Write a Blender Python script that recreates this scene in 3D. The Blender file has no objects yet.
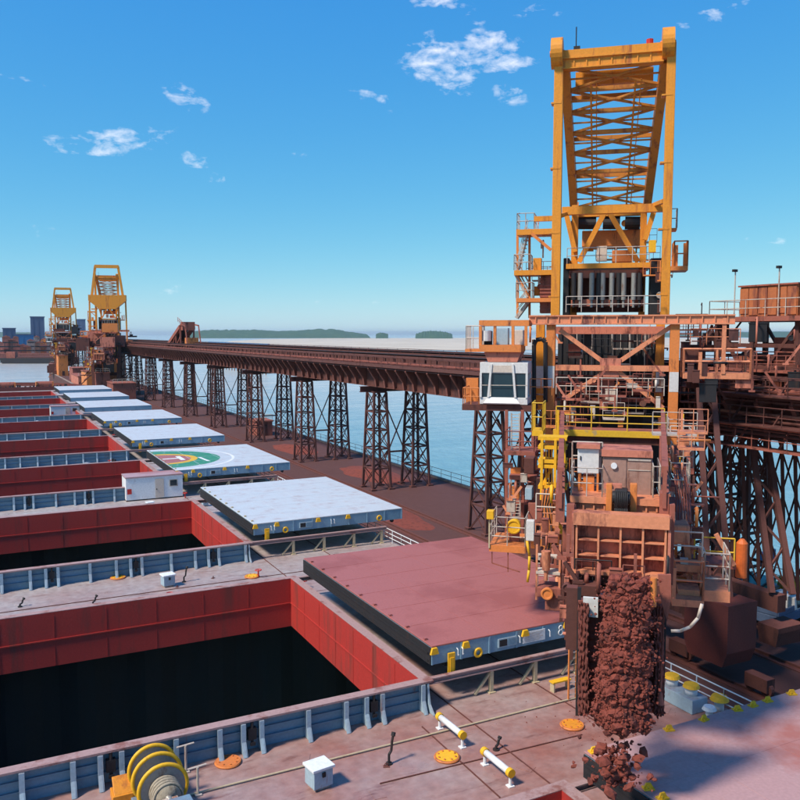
import bpy, bmesh, math, random
from mathutils import Vector, Matrix, noise
R = math.radians
random.seed(7)
S = bpy.context.scene
COL = S.collection
PI = math.pi
# ------------------------------------------------------------------ camera
F, YAW, PIT, CZ = 827.0, R(27.02), R(4.61), 16.0
cd = bpy.data.cameras.new('camera'); cam = bpy.data.objects.new('camera', cd); COL.objects.link(cam)
cd.sensor_width = 36; cd.lens = F / 800 * 36; cd.clip_start = .3; cd.clip_end = 60000
cam.location = (0, 0, CZ); cam.rotation_euler = (PI / 2 - PIT, 0, -YAW)
S.camera = cam
# ------------------------------------------------------------------ light
SUN_EL, SUN_AZ = R(51), math.atan2(-.96, -.12)     # azimuth measured from +Y towards +X
sdir = Vector((math.sin(SUN_AZ) * math.cos(SUN_EL), math.cos(SUN_AZ) * math.cos(SUN_EL), math.sin(SUN_EL)))
sl = bpy.data.lights.new('sun', 'SUN'); sl.energy = 3.4; sl.angle = R(8); sl.color = (1, .90, .76)
sun = bpy.data.objects.new('sun', sl); COL.objects.link(sun)
sun.rotation_euler = sdir.to_track_quat('Z', 'Y').to_euler(); sun.location = (0, 0, 90)
S.view_settings.view_transform = 'Standard'; S.view_settings.look = 'None'
S.view_settings.exposure = 0.55; S.view_settings.gamma = 1
S.render.engine = 'CYCLES'; S.cycles.max_bounces = 6; S.cycles.diffuse_bounces = 3; S.cycles.glossy_bounces = 2; S.cycles.transmission_bounces = 2; S.cycles.volume_bounces = 0
S.cycles.use_denoising = True; S.cycles.use_adaptive_sampling = True; S.cycles.adaptive_threshold = .02
W = bpy.data.worlds.new('World'); S.world = W; W.use_nodes = True

fw = Vector((math.sin(YAW) * math.cos(PIT), math.cos(YAW) * math.cos(PIT), -math.sin(PIT)))
rt = Vector((math.cos(YAW), -math.sin(YAW), 0)); upv = rt.cross(fw)
def ray(px, py): return fw + rt * ((px - 400) / F) + upv * ((400 - py) / F)
def G(px, py, z=0.):
    d = ray(px, py); t = (z - CZ) / d.z; return Vector((d.x * t, d.y * t, z))
def PXX(px, py, X):
    d = ray(px, py); t = X / d.x; return Vector((X, d.y * t, CZ + d.z * t))

def world():
    nt = W.node_tree; nt.nodes.clear(); N = nt.nodes.new; L = nt.links.new
    out = N('ShaderNodeOutputWorld'); bg = N('ShaderNodeBackground'); L(bg.outputs[0], out.inputs[0])
    sky = N('ShaderNodeTexSky'); sky.sky_type = 'NISHITA'; sky.sun_disc = False
    sky.sun_elevation = SUN_EL; sky.sun_rotation = SUN_AZ
    sky.air_density = .65; sky.dust_density = .3; sky.ozone_density = 4; sky.altitude = 0
    # deep tropical blue: a colour grade of the whole sky, one curve per channel
    sp = N('ShaderNodeSeparateColor'); L(sky.outputs[0], sp.inputs[0]); hs = N('ShaderNodeCombineColor')
    for i, (k, g) in enumerate(((.50, 1.33), (1.76, .66), (4.65, .16))):
        p = N('ShaderNodeMath'); p.operation = 'POWER'; L(sp.outputs[i], p.inputs[0]); p.inputs[1].default_value = g
        q = N('ShaderNodeMath'); q.operation = 'MULTIPLY'; L(p.outputs[0], q.inputs[0]); q.inputs[1].default_value = k; L(q.outputs[0], hs.inputs[i])
    tc = N('ShaderNodeTexCoord')
    def cloudnoise(scale, st, detail, dist):
        mp = N('ShaderNodeMapping'); mp.inputs['Scale'].default_value = (1, 1, st); L(tc.outputs['Generated'], mp.inputs[0])
        n = N('ShaderNodeTexNoise'); n.inputs['Scale'].default_value = scale; n.inputs['Detail'].default_value = detail
        n.inputs['Roughness'].default_value = .58; n.inputs['Distortion'].default_value = dist
        L(mp.outputs[0], n.inputs['Vector']); return n.outputs[0]
    n1 = cloudnoise(26, 2.6, 9, .5); n2 = cloudnoise(60, 1.6, 6, .2)
    def M(op, a, b=None, c=None, clamp=False):
        m = N('ShaderNodeMath'); m.operation = op; m.use_clamp = clamp
        for i, x in enumerate((a, b, c)):
            if x is None: continue
            if isinstance(x, (int, float)): m.inputs[i].default_value = x
            else: L(x, m.inputs[i])
        return m.outputs[0]
    mix = M('ADD', M('MULTIPLY', n1, .62), M('MULTIPLY', n2, .38))
    tot = None
    # clouds in the sky: where each one hangs (direction), how wide and tall, which way it leans, how dense
    for (px, py, w, h, tilt, den) in ((490, 52, 52, 22, 12, 1.0), (445, 68, 50, 28, 18, .86), (508, 92, 24, 12, 14, .7), (420, 40, 30, 16, 24, .62),
                                      (105, 142, 78, 17, -9, .82), (196, 160, 18, 10, 10, .7), (217, 177, 13, 8, 0, .66), (186, 98, 36, 15, 22, .62),
                                      (300, 156, 28, 9, 6, .56), (12, 80, 36, 7, 2, .62), (382, 102, 36, 11, 20, .7), (712, 17, 50, 11, -8, .66),
                                      (432, 2, 36, 8, 5, .72), (540, 12, 30, 9, 0, .6), (478, 18, 18, 9, 0, .56), (270, 92, 22, 6, 8, .5), (318, 305, 26, 8, 0, .5), (168, 288, 16, 8, 0, .5),
                                      (385, 300, 40, 6, 0, .48), (760, 240, 60, 10, -5, .46), (60, 230, 90, 9, -4, .42)):
        c = ray(px, py).normalized(); r = c.cross(Vector((0, 0, 1))).normalized(); u = r.cross(c)
        a = R(tilt); ax = r * math.cos(a) - u * math.sin(a); ay = r * math.sin(a) + u * math.cos(a)
        vs = []
        for vec, s in ((ax, w / F), (ay, h / F)):
            d = N('ShaderNodeVectorMath'); d.operation = 'DOT_PRODUCT'; L(tc.outputs['Generated'], d.inputs[0])
            d.inputs[1].default_value = vec / s; vs.append(M('POWER', M('ABSOLUTE', d.outputs['Value']), 2))
        dd = N('ShaderNodeVectorMath'); dd.operation = 'DOT_PRODUCT'; L(tc.outputs['Generated'], dd.inputs[0]); dd.inputs[1].default_value = c
        m = M('SUBTRACT', 1.25, M('ADD', vs[0], vs[1]), clamp=True)
        m = M('MULTIPLY', M('MULTIPLY', m, den), M('GREATER_THAN', dd.outputs['Value'], 0))
        tot = m if tot is None else M('MAXIMUM', tot, m)
    cov = M('SUBTRACT', M('ADD', M('MULTIPLY', mix, 2.3), M('MULTIPLY', tot, .66)), 1.60)
    cov = M('MULTIPLY', M('MULTIPLY', cov, 1.35, clamp=True), M('MULTIPLY', tot, 1.6, clamp=True), clamp=True)
    mx = N('ShaderNodeMix'); mx.data_type = 'RGBA'; L(cov, mx.inputs[0]); L(hs.outputs[0], mx.inputs['A'])
    mx.inputs['B'].default_value = (9.6, 9.3, 9.4, 1)
    L(mx.outputs['Result'], bg.inputs[0]); bg.inputs[1].default_value = .095
world()

# ------------------------------------------------------------------ materials
MATS = {}
def nd(nt, t): return nt.nodes.new(t)
def mat(name, col, wear=None, amt=.4, scale=1.2, rough=.6, metal=0., bump=.25, dust=0., streak=.3, dustcol=(.23, .075, .065), fine=9., spec=.35):
    m = bpy.data.materials.new(name); m.use_nodes = True; nt = m.node_tree; L = nt.links.new
    b = nt.nodes['Principled BSDF']
    geo = nd(nt, 'ShaderNodeNewGeometry')
    mp = nd(nt, 'ShaderNodeMapping'); mp.inputs['Scale'].default_value = (1, 1, streak); L(geo.outputs['Position'], mp.inputs[0])
    n = nd(nt, 'ShaderNodeTexNoise'); n.inputs['Scale'].default_value = scale; n.inputs['Detail'].default_value = 6; n.inputs['Roughness'].default_value = .68
    L(mp.outputs[0], n.inputs['Vector'])
    n2 = nd(nt, 'ShaderNodeTexNoise'); n2.inputs['Scale'].default_value = fine; n2.inputs['Detail'].default_value = 4
    L(geo.outputs['Position'], n2.inputs['Vector'])
    # tone variation
    hv = nd(nt, 'ShaderNodeMix'); hv.data_type = 'RGBA'; hv.inputs['A'].default_value = [c * .78 for c in col] + [1]
    hv.inputs['B'].default_value = [min(1, c * 1.18) for c in col] + [1]; L(n2.outputs[0], hv.inputs[0])
    cur = hv.outputs['Result']
    if wear:
        rp = nd(nt, 'ShaderNodeValToRGB'); e = rp.color_ramp.elements
        e[0].position = max(0, .78 - amt * .5); e[1].position = e[0].position + .12; L(n.outputs[0], rp.inputs[0])
        mx = nd(nt, 'ShaderNodeMix'); mx.data_type = 'RGBA'; L(rp.outputs[0], mx.inputs[0]); L(cur, mx.inputs['A'])
        mx.inputs['B'].default_value = list(wear) + [1]; cur = mx.outputs['Result']
    if dust > 0:
        sx = nd(nt, 'ShaderNodeSeparateXYZ'); L(geo.outputs['True Normal'], sx.inputs[0])
        mu = nd(nt, 'ShaderNodeMath'); mu.operation = 'MULTIPLY_ADD'; mu.use_clamp = True; L(n.outputs[0], mu.inputs[0]); mu.inputs[1].default_value = 1.6; mu.inputs[2].default_value = dust - .8
        m2 = nd(nt, 'ShaderNodeMath'); m2.operation = 'MULTIPLY'; m2.use_clamp = True; L(mu.outputs[0], m2.inputs[0]); L(sx.outputs[2], m2.inputs[1])
        mx = nd(nt, 'ShaderNodeMix'); mx.data_type = 'RGBA'; L(m2.outputs[0], mx.inputs[0]); L(cur, mx.inputs['A'])
        mx.inputs['B'].default_value = list(dustcol) + [1]; cur = mx.outputs['Result']
    L(cur, b.inputs['Base Color'])
    rr = nd(nt, 'ShaderNodeMapRange'); rr.inputs['To Min'].default_value = max(.05, rough - .14); rr.inputs['To Max'].default_value = min(1, rough + .16)
    L(n.outputs[0], rr.inputs[0]); L(rr.outputs[0], b.inputs['Roughness'])
    b.inputs['Metallic'].default_value = metal; b.inputs['Specular IOR Level'].default_value = spec
    if bump:
        bp = nd(nt, 'ShaderNodeBump'); bp.inputs['Strength'].default_value = bump; bp.inputs['Distance'].default_value = .03
        L(n2.outputs[0], bp.inputs['Height']); L(bp.outputs[0], b.inputs['Normal'])
    MATS[name] = m; return m
RUST = (.13, .038, .024); ORE = (.15, .042, .034)
mat('yellow', (.72, .27, .025), (.40, .12, .028), .46, 1.6, .5, streak=.12)
mat('rusty_panel', (.44, .135, .05), (.19, .055, .035), .58, 1.5, .7, streak=.2)
mat('bright_yellow', (.80, .43, .02), (.40, .18, .03), .3, 2.2, .5)
mat('yellow_shade_rust', (.56, .205, .03), (.30, .09, .03), .5, 1.6, .55, streak=.2)  # truss yellow: underside shade put into the colour, with rust blotches
mat('orange', (.70, .22, .055), RUST, .42, 1.3, .6, dust=.25)
mat('pink_orange', (.72, .265, .135), (.20, .06, .045), .5, 1.1, .65, dust=.3)
mat('salmon', (.58, .195, .125), (.17, .05, .038), .55, 1.6, .7, dust=.35)
mat('rust', (.33, .10, .068), (.10, .032, .024), .5, 1.4, .78, dust=.3)
mat('salmon_dust', (.20, .072, .054), (.09, .034, .03), .5, 1.0, .8, dust=.3)
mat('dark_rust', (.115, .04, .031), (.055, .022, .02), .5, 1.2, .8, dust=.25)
mat('trestle', (.118, .045, .038), (.065, .026, .024), .5, .9, .8, dust=.3)
mat('dark', (.022, .02, .022), (.05, .026, .02), .4, 2, .6)
mat('rail_grey', (.50, .43, .37), (.26, .10, .06), .5, 2.5, .6, bump=0)
mat('white_paint', (.66, .64, .62), (.38, .20, .15), .3, 2.4, .5)
mat('cream', (.60, .50, .42), (.32, .16, .10), .35, 1.8, .55)
mat('brown_cab', (.36, .21, .165), (.17, .065, .045), .5, 1.5, .6, dust=.4)
mat('coaming_blue', (.16, .27, .36), (.25, .11, .085), .34, 1.3, .55, dust=.3)
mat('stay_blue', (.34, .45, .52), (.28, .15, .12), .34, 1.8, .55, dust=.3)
mat('cap_dust', (.38, .24, .23), (.24, .10, .085), .5, 1.1, .7, streak=1)
mat('hold_red', (.44, .036, .028), (.24, .04, .03), .5, .7, .62, streak=.15)
mat('hold_shade', (.017, .017, .018), (.02, .016, .016), .5, .5, .9)  # red hold paint turned near black to carry the shade below deck
mat('cover_white', (.53, .57, .61), (.42, .40, .41), .44, .8, .45, bump=.1, streak=1, dust=.1, dustcol=(.46, .38, .40))
mat('cover_pink', (.46, .275, .275), (.38, .145, .125), .70, .13, .4, bump=.12, streak=1)
mat('cover_red', (.39, .125, .108), (.32, .095, .082), .55, .22, .45, bump=.12, streak=1)
mat('skirt_blue', (.20, .33, .44), (.26, .15, .13), .28, 1.4, .55)
mat('cream_post', (.52, .42, .27), (.30, .15, .08), .34, 2, .6)
mat('belt', (.03, .024, .026), (.11, .035, .03), .5, .8, .85)
mat('ore', (.215, .05, .034), (.085, .026, .022), .5, 2.5, .92, bump=.9, fine=5, streak=1)
mat('ore_sheet', (.17, .046, .034), (.075, .024, .02), .5, 1.4, .9, bump=.9, streak=.12, fine=4)
mat('quay', (.105, .043, .039), (.095, .036, .032), .5, .12, .9, bump=.5, streak=1, fine=2.2)
mat('concrete', (.30, .22, .19), (.14, .06, .05), .5, .5, .85)
mat('hull', (.15, .038, .032), (.12, .04, .035), .4, .3, .6)
mat('blue_wall', (.08, .12, .21), (.08, .10, .16), .4, .3, .6)
mat('bright_blue', (.03, .20, .42), (.05, .16, .3), .4, .4, .5)
mat('teal', (.02, .30, .27), (.10, .12, .1), .3, 2, .5)
mat('green_paint', (.04, .24, .14), (.30, .36, .34), .42, 1.6, .55, streak=1, bump=.05)
mat('mark_yellow', (.70, .41, .03), (.42, .30, .14), .4, 1.6, .55, streak=1, bump=.05)
mat('mark_white', (.74, .75, .76), (.55, .50, .48), .3, 1.6, .55, streak=1, bump=.05)
mat('tank_orange', (.62, .13, .025), (.35, .09, .03), .3, 2, .5)
mat('red_light', (.55, .03, .02), None, 0, 1, .4)
mat('drum_steel', (.30, .29, .27), (.20, .10, .07), .4, 3, .45, metal=.3)
mat('rope', (.36, .30, .22), (.22, .17, .12), .5, 9, .9, bump=.8)
def glass():
    m = bpy.data.materials.new('glass_dark'); m.use_nodes = True; b = m.node_tree.nodes['Principled BSDF']
    b.inputs['Base Color'].default_value = (.012, .03, .042, 1); b.inputs['Roughness'].default_value = .08
    b.inputs['Specular IOR Level'].default_value = .6; MATS['glass'] = m
glass()
def deck_mat():
    # grey deck paint under red ore dust that lies thicker towards the hatch being loaded
    m = bpy.data.materials.new('deck'); m.use_nodes = True; nt = m.node_tree; L = nt.links.new; b = nt.nodes['Principled BSDF']
    geo = nd(nt, 'ShaderNodeNewGeometry'); sp = nd(nt, 'ShaderNodeSeparateXYZ'); L(geo.outputs['Position'], sp.inputs[0])
    def nz(sc, det, ro=.6):
        n = nd(nt, 'ShaderNodeTexNoise'); n.inputs['Scale'].default_value = sc; n.inputs['Detail'].default_value = det; n.inputs['Roughness'].default_value = ro
        L(geo.outputs['Position'], n.inputs['Vector']); return n
    n1 = nz(.22, 8, .68); n2 = nz(2.6, 8); n3 = nz(.9, 4)
    mr = nd(nt, 'ShaderNodeMapRange'); L(sp.outputs[1], mr.inputs[0]); mr.inputs['From Min'].default_value = 22; mr.inputs['From Max'].default_value = 66
    mr.inputs['To Min'].default_value = .62; mr.inputs['To Max'].default_value = -.05
    ad = nd(nt, 'ShaderNodeMath'); ad.operation = 'MULTIPLY_ADD'; L(n1.outputs[0], ad.inputs[0]); ad.inputs[1].default_value = 1.7; L(mr.outputs[0], ad.inputs[2])
    a2 = nd(nt, 'ShaderNodeMath'); a2.operation = 'SUBTRACT'; a2.use_clamp = True; L(ad.outputs[0], a2.inputs[0]); a2.inputs[1].default_value = .66
    mx = nd(nt, 'ShaderNodeMix'); mx.data_type = 'RGBA'; L(a2.outputs[0], mx.inputs[0])
    mx.inputs['A'].default_value = (.45, .415, .405, 1); mx.inputs['B'].default_value = (.335, .14, .11, 1)
    mp = nd(nt, 'ShaderNodeMapping'); mp.inputs['Scale'].default_value = (.35, 1.6, 1); mp.inputs['Rotation'].default_value = (0, 0, .25); L(geo.outputs['Position'], mp.inputs[0])
    ns = nd(nt, 'ShaderNodeTexNoise'); ns.inputs['Scale'].default_value = .9; ns.inputs['Detail'].default_value = 7; ns.inputs['Roughness'].default_value = .72; L(mp.outputs[0], ns.inputs['Vector'])
    rs2 = nd(nt, 'ShaderNodeValToRGB'); rs2.color_ramp.elements[0].position = .56; rs2.color_ramp.elements[1].position = .70; L(ns.outputs[0], rs2.inputs[0])
    ms = nd(nt, 'ShaderNodeMix'); ms.data_type = 'RGBA'; L(rs2.outputs[0], ms.inputs[0]); L(mx.outputs['Result'], ms.inputs['A']); ms.inputs['B'].default_value = (.21, .095, .082, 1); mx = ms
    m2 = nd(nt, 'ShaderNodeMix'); m2.data_type = 'RGBA'; m2.blend_type = 'MULTIPLY'; m2.inputs[0].default_value = .55; L(mx.outputs['Result'], m2.inputs['A'])
    rp = nd(nt, 'ShaderNodeValToRGB'); rp.color_ramp.elements[0].position = .3; rp.color_ramp.elements[0].color = (.55, .5, .5, 1); rp.color_ramp.elements[1].position = .62; rp.color_ramp.elements[1].color = (1, 1, 1, 1)
    L(n2.outputs[0], rp.inputs[0]); L(rp.outputs[0], m2.inputs['B']); L(m2.outputs['Result'], b.inputs['Base Color'])
    r2 = nd(nt, 'ShaderNodeMapRange'); L(n3.outputs[0], r2.inputs[0]); r2.inputs['From Min'].default_value = .3; r2.inputs['From Max'].default_value = .7; r2.inputs['To Min'].default_value = .24; r2.inputs['To Max'].default_value = .58
    L(r2.outputs[0], b.inputs['Roughness'])
    bp = nd(nt, 'ShaderNodeBump'); bp.inputs['Strength'].default_value = .2; bp.inputs['Distance'].default_value = .02; L(n2.outputs[0], bp.inputs['Height']); L(bp.outputs[0], b.inputs['Normal'])
    MATS['deck'] = m
deck_mat()
def water_mat():
    m = bpy.data.materials.new('water'); m.use_nodes = True; nt = m.node_tree; L = nt.links.new; b = nt.nodes['Principled BSDF']
    geo = nd(nt, 'ShaderNodeNewGeometry')
    mp = nd(nt, 'ShaderNodeMapping'); mp.inputs['Scale'].default_value = (1, .55, 1); mp.inputs['Rotation'].default_value = (0, 0, .5); L(geo.outputs['Position'], mp.inputs[0])
    n = nd(nt, 'ShaderNodeTexNoise'); n.inputs['Scale'].default_value = .35; n.inputs['Detail'].default_value = 8; n.inputs['Roughness'].default_value = .62; L(mp.outputs[0], n.inputs['Vector'])
    # silt in the bay: blue by the berth, pale and muddy beyond the channel
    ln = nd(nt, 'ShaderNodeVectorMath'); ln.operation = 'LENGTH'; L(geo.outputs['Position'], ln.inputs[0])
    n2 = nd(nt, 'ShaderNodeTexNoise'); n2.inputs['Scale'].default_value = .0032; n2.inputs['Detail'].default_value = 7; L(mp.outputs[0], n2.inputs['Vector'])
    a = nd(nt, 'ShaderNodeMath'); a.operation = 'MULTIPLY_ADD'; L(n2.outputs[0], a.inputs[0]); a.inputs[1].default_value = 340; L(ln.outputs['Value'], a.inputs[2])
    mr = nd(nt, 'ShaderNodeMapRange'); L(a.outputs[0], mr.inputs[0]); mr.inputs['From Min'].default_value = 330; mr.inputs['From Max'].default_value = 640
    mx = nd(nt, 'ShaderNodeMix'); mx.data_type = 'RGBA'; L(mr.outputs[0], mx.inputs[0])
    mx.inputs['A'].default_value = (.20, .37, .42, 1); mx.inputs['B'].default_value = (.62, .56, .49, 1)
    mw = nd(nt, 'ShaderNodeMapping'); mw.inputs['Scale'].default_value = (.05, .35, 1); mw.inputs['Rotation'].default_value = (0, 0, -.35); L(geo.outputs['Position'], mw.inputs[0])
    nw = nd(nt, 'ShaderNodeTexNoise'); nw.inputs['Scale'].default_value = .5; nw.inputs['Detail'].default_value = 9; nw.inputs['Roughness'].default_value = .7; L(mw.outputs[0], nw.inputs['Vector'])
    rw = nd(nt, 'ShaderNodeMapRange'); L(nw.outputs[0], rw.inputs[0]); rw.inputs['From Min'].default_value = .35; rw.inputs['From Max'].default_value = .68; rw.inputs['To Min'].default_value = .0; rw.inputs['To Max'].default_value = .62
    m3 = nd(nt, 'ShaderNodeMix'); m3.data_type = 'RGBA'; L(rw.outputs[0], m3.inputs[0]); L(mx.outputs['Result'], m3.inputs['A']); m3.inputs['B'].default_value = (.10, .25, .32, 1)
    L(m3.outputs['Result'], b.inputs['Base Color'])
    b.inputs['Roughness'].default_value = .22; b.inputs['Specular IOR Level'].default_value = .4
    bp = nd(nt, 'ShaderNodeBump'); bp.inputs['Strength'].default_value = 1; bp.inputs['Distance'].default_value = .9; L(n.outputs[0], bp.inputs['Height']); L(bp.outputs[0], b.inputs['Normal'])
    MATS['water'] = m
water_mat()
mat('forest', (.030, .085, .040), (.055, .11, .05), .5, .02, .95, bump=0, streak=1, fine=.03)
mat('beige', (.56, .48, .38), (.42, .35, .27), .5, .004, .95, bump=0, streak=1, fine=.01)

# ------------------------------------------------------------------ mesh builders
class MB:
    def __init__(s): s.v = []; s.f = []
    def add(s, vs, fs):
        k = len(s.v); s.v += [tuple(v) for v in vs]; s.f += [tuple(i + k for i in f) for f in fs]; return s
    def bx(s, x0, x1, y0, y1, z0, z1):
        return s.add([(x0, y0, z0), (x1, y0, z0), (x1, y1, z0), (x0, y1, z0), (x0, y0, z1), (x1, y0, z1), (x1, y1, z1), (x0, y1, z1)],
                     [(0, 3, 2, 1), (4, 5, 6, 7), (0, 1, 5, 4), (1, 2, 6, 5), (2, 3, 7, 6), (3, 0, 4, 7)])
    def bar(s, a, b, w, h=None, up=(0, 0, 1)):
        a = Vector(a); b = Vector(b); d = (b - a)
        if d.length < 1e-6: return s
        d.normalize(); u = Vector(up)
        if abs(d.dot(u)) > .97: u = Vector((0, 1, 0)) if abs(d.y) < .9 else Vector((1, 0, 0))
        x = d.cross(u).normalized() * (w / 2); y = x.cross(d).normalized() * ((h or w) / 2)
        vs = [p + i * x + j * y for p in (a, b) for i, j in ((-1, -1), (1, -1), (1, 1), (-1, 1))]
        return s.add(vs, [(0, 1, 2, 3), (4, 7, 6, 5), (0, 4, 5, 1), (1, 5, 6, 2), (2, 6, 7, 3), (3, 7, 4, 0)])
    def ibeam(s, a, b, w, h, t=.06, up=(0, 0, 1)):
        a = Vector(a); b = Vector(b); d = (b - a).normalized(); u = Vector(up)
        x = d.cross(u).normalized(); y = x.cross(d).normalized()
        s.bar(a, b, t, h - 2 * t, up)
        for k in (-1, 1): s.bar(a + y * k * (h - t) / 2, b + y * k * (h - t) / 2, w, t, up)
        return s
    def tube(s, a, b, r, n=8, r2=None, cap=True):
        a = Vector(a); b = Vector(b); d = (b - a).normalized(); u = Vector((0, 0, 1)) if abs(d.z) < .95 else Vector((1, 0, 0))
        x = d.cross(u).normalized(); y = x.cross(d); r2 = r if r2 is None else r2
        vs = [p + (x * math.cos(2 * PI * i / n) + y * math.sin(2 * PI * i / n)) * q for p, q in ((a, r), (b, r2)) for i in range(n)]
        fs = [(i, (i + 1) % n, n + (i + 1) % n, n + i) for i in range(n)]
        if cap: fs += [tuple(range(n - 1, -1, -1)), tuple(range(n, 2 * n))]
        return s.add(vs, fs)
    def path(s, pts, r, n=6):
        for a, b in zip(pts, pts[1:]): s.tube(a, b, r, n)
        return s
    def ring(s, c, ax, R1, r, n=28, m=8, sq=None):
        c = Vector(c); d = Vector(ax).normalized(); u = Vector((0, 0, 1)) if abs(d.z) < .95 else Vector((1, 0, 0))
        x = d.cross(u).normalized(); y = x.cross(d); vs = []; fs = []
        for i in range(n):
            t = 2 * PI * i / n; o = x * math.cos(t) + y * math.sin(t)
            for j in range(m):
                q = 2 * PI * j / m; vs.append(c + o * (R1 + r * math.cos(q)) + d * r * math.sin(q))
        for i in range(n):
            for j in range(m): fs.append((i * m + j, ((i + 1) % n) * m + j, ((i + 1) % n) * m + (j + 1) % m, i * m + (j + 1) % m))
        return s.add(vs, fs)
    def prism(s, poly, ext):
        e = Vector(ext); n = len(poly); vs = [Vector(p) for p in poly]; vs += [p + e for p in vs]
        return s.add(vs, [tuple(range(n)), tuple(range(2 * n - 1, n - 1, -1))] + [(i, n + i, n + (i + 1) % n, (i + 1) % n) for i in range(n)])
    def quad(s, *p): return s.add(p, [tuple(range(len(p)))])
    def mesh(s, name, m, smooth=False, fix=True):
        me = bpy.data.meshes.new(name); me.from_pydata(s.v, [], s.f)
        if fix:
            b = bmesh.new(); b.from_mesh(me); bmesh.ops.recalc_face_normals(b, faces=b.faces); b.to_mesh(me); b.free()
        if smooth:
            for p in me.polygons: p.use_smooth = True
        me.materials.append(MATS[m]); return me
    def build(s, name, m, parent=None, smooth=False, bevel=0, fix=True):
        return put(name, s.mesh(name, m, smooth, fix), parent, bevel=bevel)
def put(name, me, parent=None, loc=(0, 0, 0), rz=0, bevel=0, keep=True):
    o = bpy.data.objects.new(name, me); COL.objects.link(o); o.location = loc; o.rotation_euler = (0, 0, rz)
    if parent:
        o.parent = parent
        if keep and parent.get('wc'): o.matrix_parent_inverse = WC[parent.name]
    if bevel:
        b = o.modifiers.new('bevel', 'BEVEL'); b.width = bevel; b.segments = 2; b.limit_method = 'ANGLE'
    return o
WC = {}
def tag(o, label, cat, group=None):
    o['label'] = label; o['category'] = cat
    if group: o['group'] = group
    return o
def thing(name, label, cat, loc=(0, 0, 0), rz=0, group=None, wc=False):
    # an Empty at the thing's base; wc = its parts are given in world coordinates
    o = bpy.data.objects.new(name, None); COL.objects.link(o); o.location = loc; o.rotation_euler = (0, 0, rz); o.empty_display_size = .5
    if wc: o['wc'] = 1; WC[o.name] = (Matrix.Translation(loc) @ Matrix.Rotation(rz, 4, 'Z')).inverted()
    if label: tag(o, label, cat, group)
    return o
def sub(name, me, part, loc=(0, 0, 0)):
    # a sub-part whose mesh shares the coordinates of its part
    o = bpy.data.objects.new(name, me); COL.objects.link(o); o.parent = part; o.location = loc; return o
def struct(o): o['kind'] = 'structure'; return o
def stuff(o): o['kind'] = 'stuff'; return o
def copy_tree(o, parent=None, skip=()):
    c = o.copy(); COL.objects.link(c); c.parent = parent
    for ch in o.children:
        if ch.name.split('.')[0] not in skip: copy_tree(ch, c, skip)
    return c
def rail_mb(mb, pts, h=1.05, gap=1.5, r=.03, mid=(.5,), n=5):
    for a, b in zip(pts, pts[1:]):
        a = Vector(a); b = Vector(b); k = max(1, round((b - a).length / gap))
        for i in range(k + 1):
            p = a.lerp(b, i / k); mb.tube(p, p + Vector((0, 0, h)), r, n)
        for q in list(mid) + [1]: mb.tube(a + Vector((0, 0, h * q)), b + Vector((0, 0, h * q)), r, n)
    return mb

# ================================================================== SETTING
ZW, ZQ = -12.0, -3.0
m = MB(); rs = [60, 200, 700, 2500, 9000, 24000]; n = 48
vs = [(0, 0, ZW)] + [(r * math.cos(2 * PI * i / n), r * math.sin(2 * PI * i / n), ZW) for r in rs for i in range(n)]
fs = [(0, 1 + i, 1 + (i + 1) % n) for i in range(n)] + [(1 + k * n + i, 1 + (k + 1) * n + i, 1 + (k + 1) * n + (i + 1) % n, 1 + k * n + (i + 1) % n) for k in range(len(rs) - 1) for i in range(n)]
m.add(vs, fs); struct(m.build('water', 'water'))
# quay deck with kerb and crane rails
QX0, QX1 = 31.2, 53.4
m = MB().bx(QX0, QX1, -70, 445, ZW - 3, ZQ); quay = struct(m.build('quay', 'quay'))
m = MB().bx(QX0, QX0 + .5, -70, 445, ZQ + .003, ZQ + .3).bx(QX1 - .4, QX1, -70, 445, ZQ + .003, ZQ + .25); put('kerb', m.mesh('kerb', 'concrete'), quay)
for x in (35.9, 40.9):
    m = MB().bx(x - .45, x + .45, -70, 445, ZQ + .003, ZQ + .05).bx(x - .05, x + .05, -70, 445, ZQ + .054, ZQ + .18); put('crane_rail', m.mesh('crane_rail', 'dark_rust'), quay)
# islands across the bay
def island(name, pl, pr, ptop, dist, mt='forest', seed=0):
    a = ray(pl, 335); b = ray(pr, 335)
    A = Vector((a.x, a.y, 0)).normalized() * dist; B = Vector((b.x, b.y, 0)).normalized() * dist
    H = [(333.6 - p) / F * dist * .9 for p in ptop]; n = 90; m = MB(); dep = (A - B).length * .22 + 120
    nrm = (A + B).normalized(); rows = 9
    def prof(t):
        x = t * (len(H) - 1); i = min(int(x), len(H) - 2); q = x - i; return H[i] * (1 - q) + H[i + 1] * q
    for i in range(n + 1):
        t = i / n; P = A.lerp(B, t)
        for j in range(rows):
            w = j / (rows - 1) * 2 - 1; hh = (prof(t) + 28 + ZW + 12) * (1 - abs(w) ** 2.2)
            hh *= 1 + .16 * noise.noise(Vector((t * 26 + seed, w * 3, seed))) + .1 * noise.noise(Vector((t * 80, w * 7, seed)))
            m.v.append(tuple(P + nrm * (w * dep) + Vector((0, 0, ZW - 1 + max(0, hh)))))
    for i in range(n):
        for j in range(rows - 1): m.f.append((i * rows + j, (i + 1) * rows + j, (i + 1) * rows + j + 1, i * rows + j + 1))
    return struct(m.build(name, mt, smooth=True))
island('island_hills', 178, 364, (333.5, 331, 330, 329.8, 329.5, 330.2, 331, 330.5, 329, 328.6, 331.5, 334), 5200, seed=1)
island('island_hills', 416, 452, (334, 331.5, 330.8, 331, 331.8, 334), 4600, seed=4)
island('island_hills', 376, 388, (334.2, 332.6, 333, 334.2), 4700, seed=9)
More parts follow.
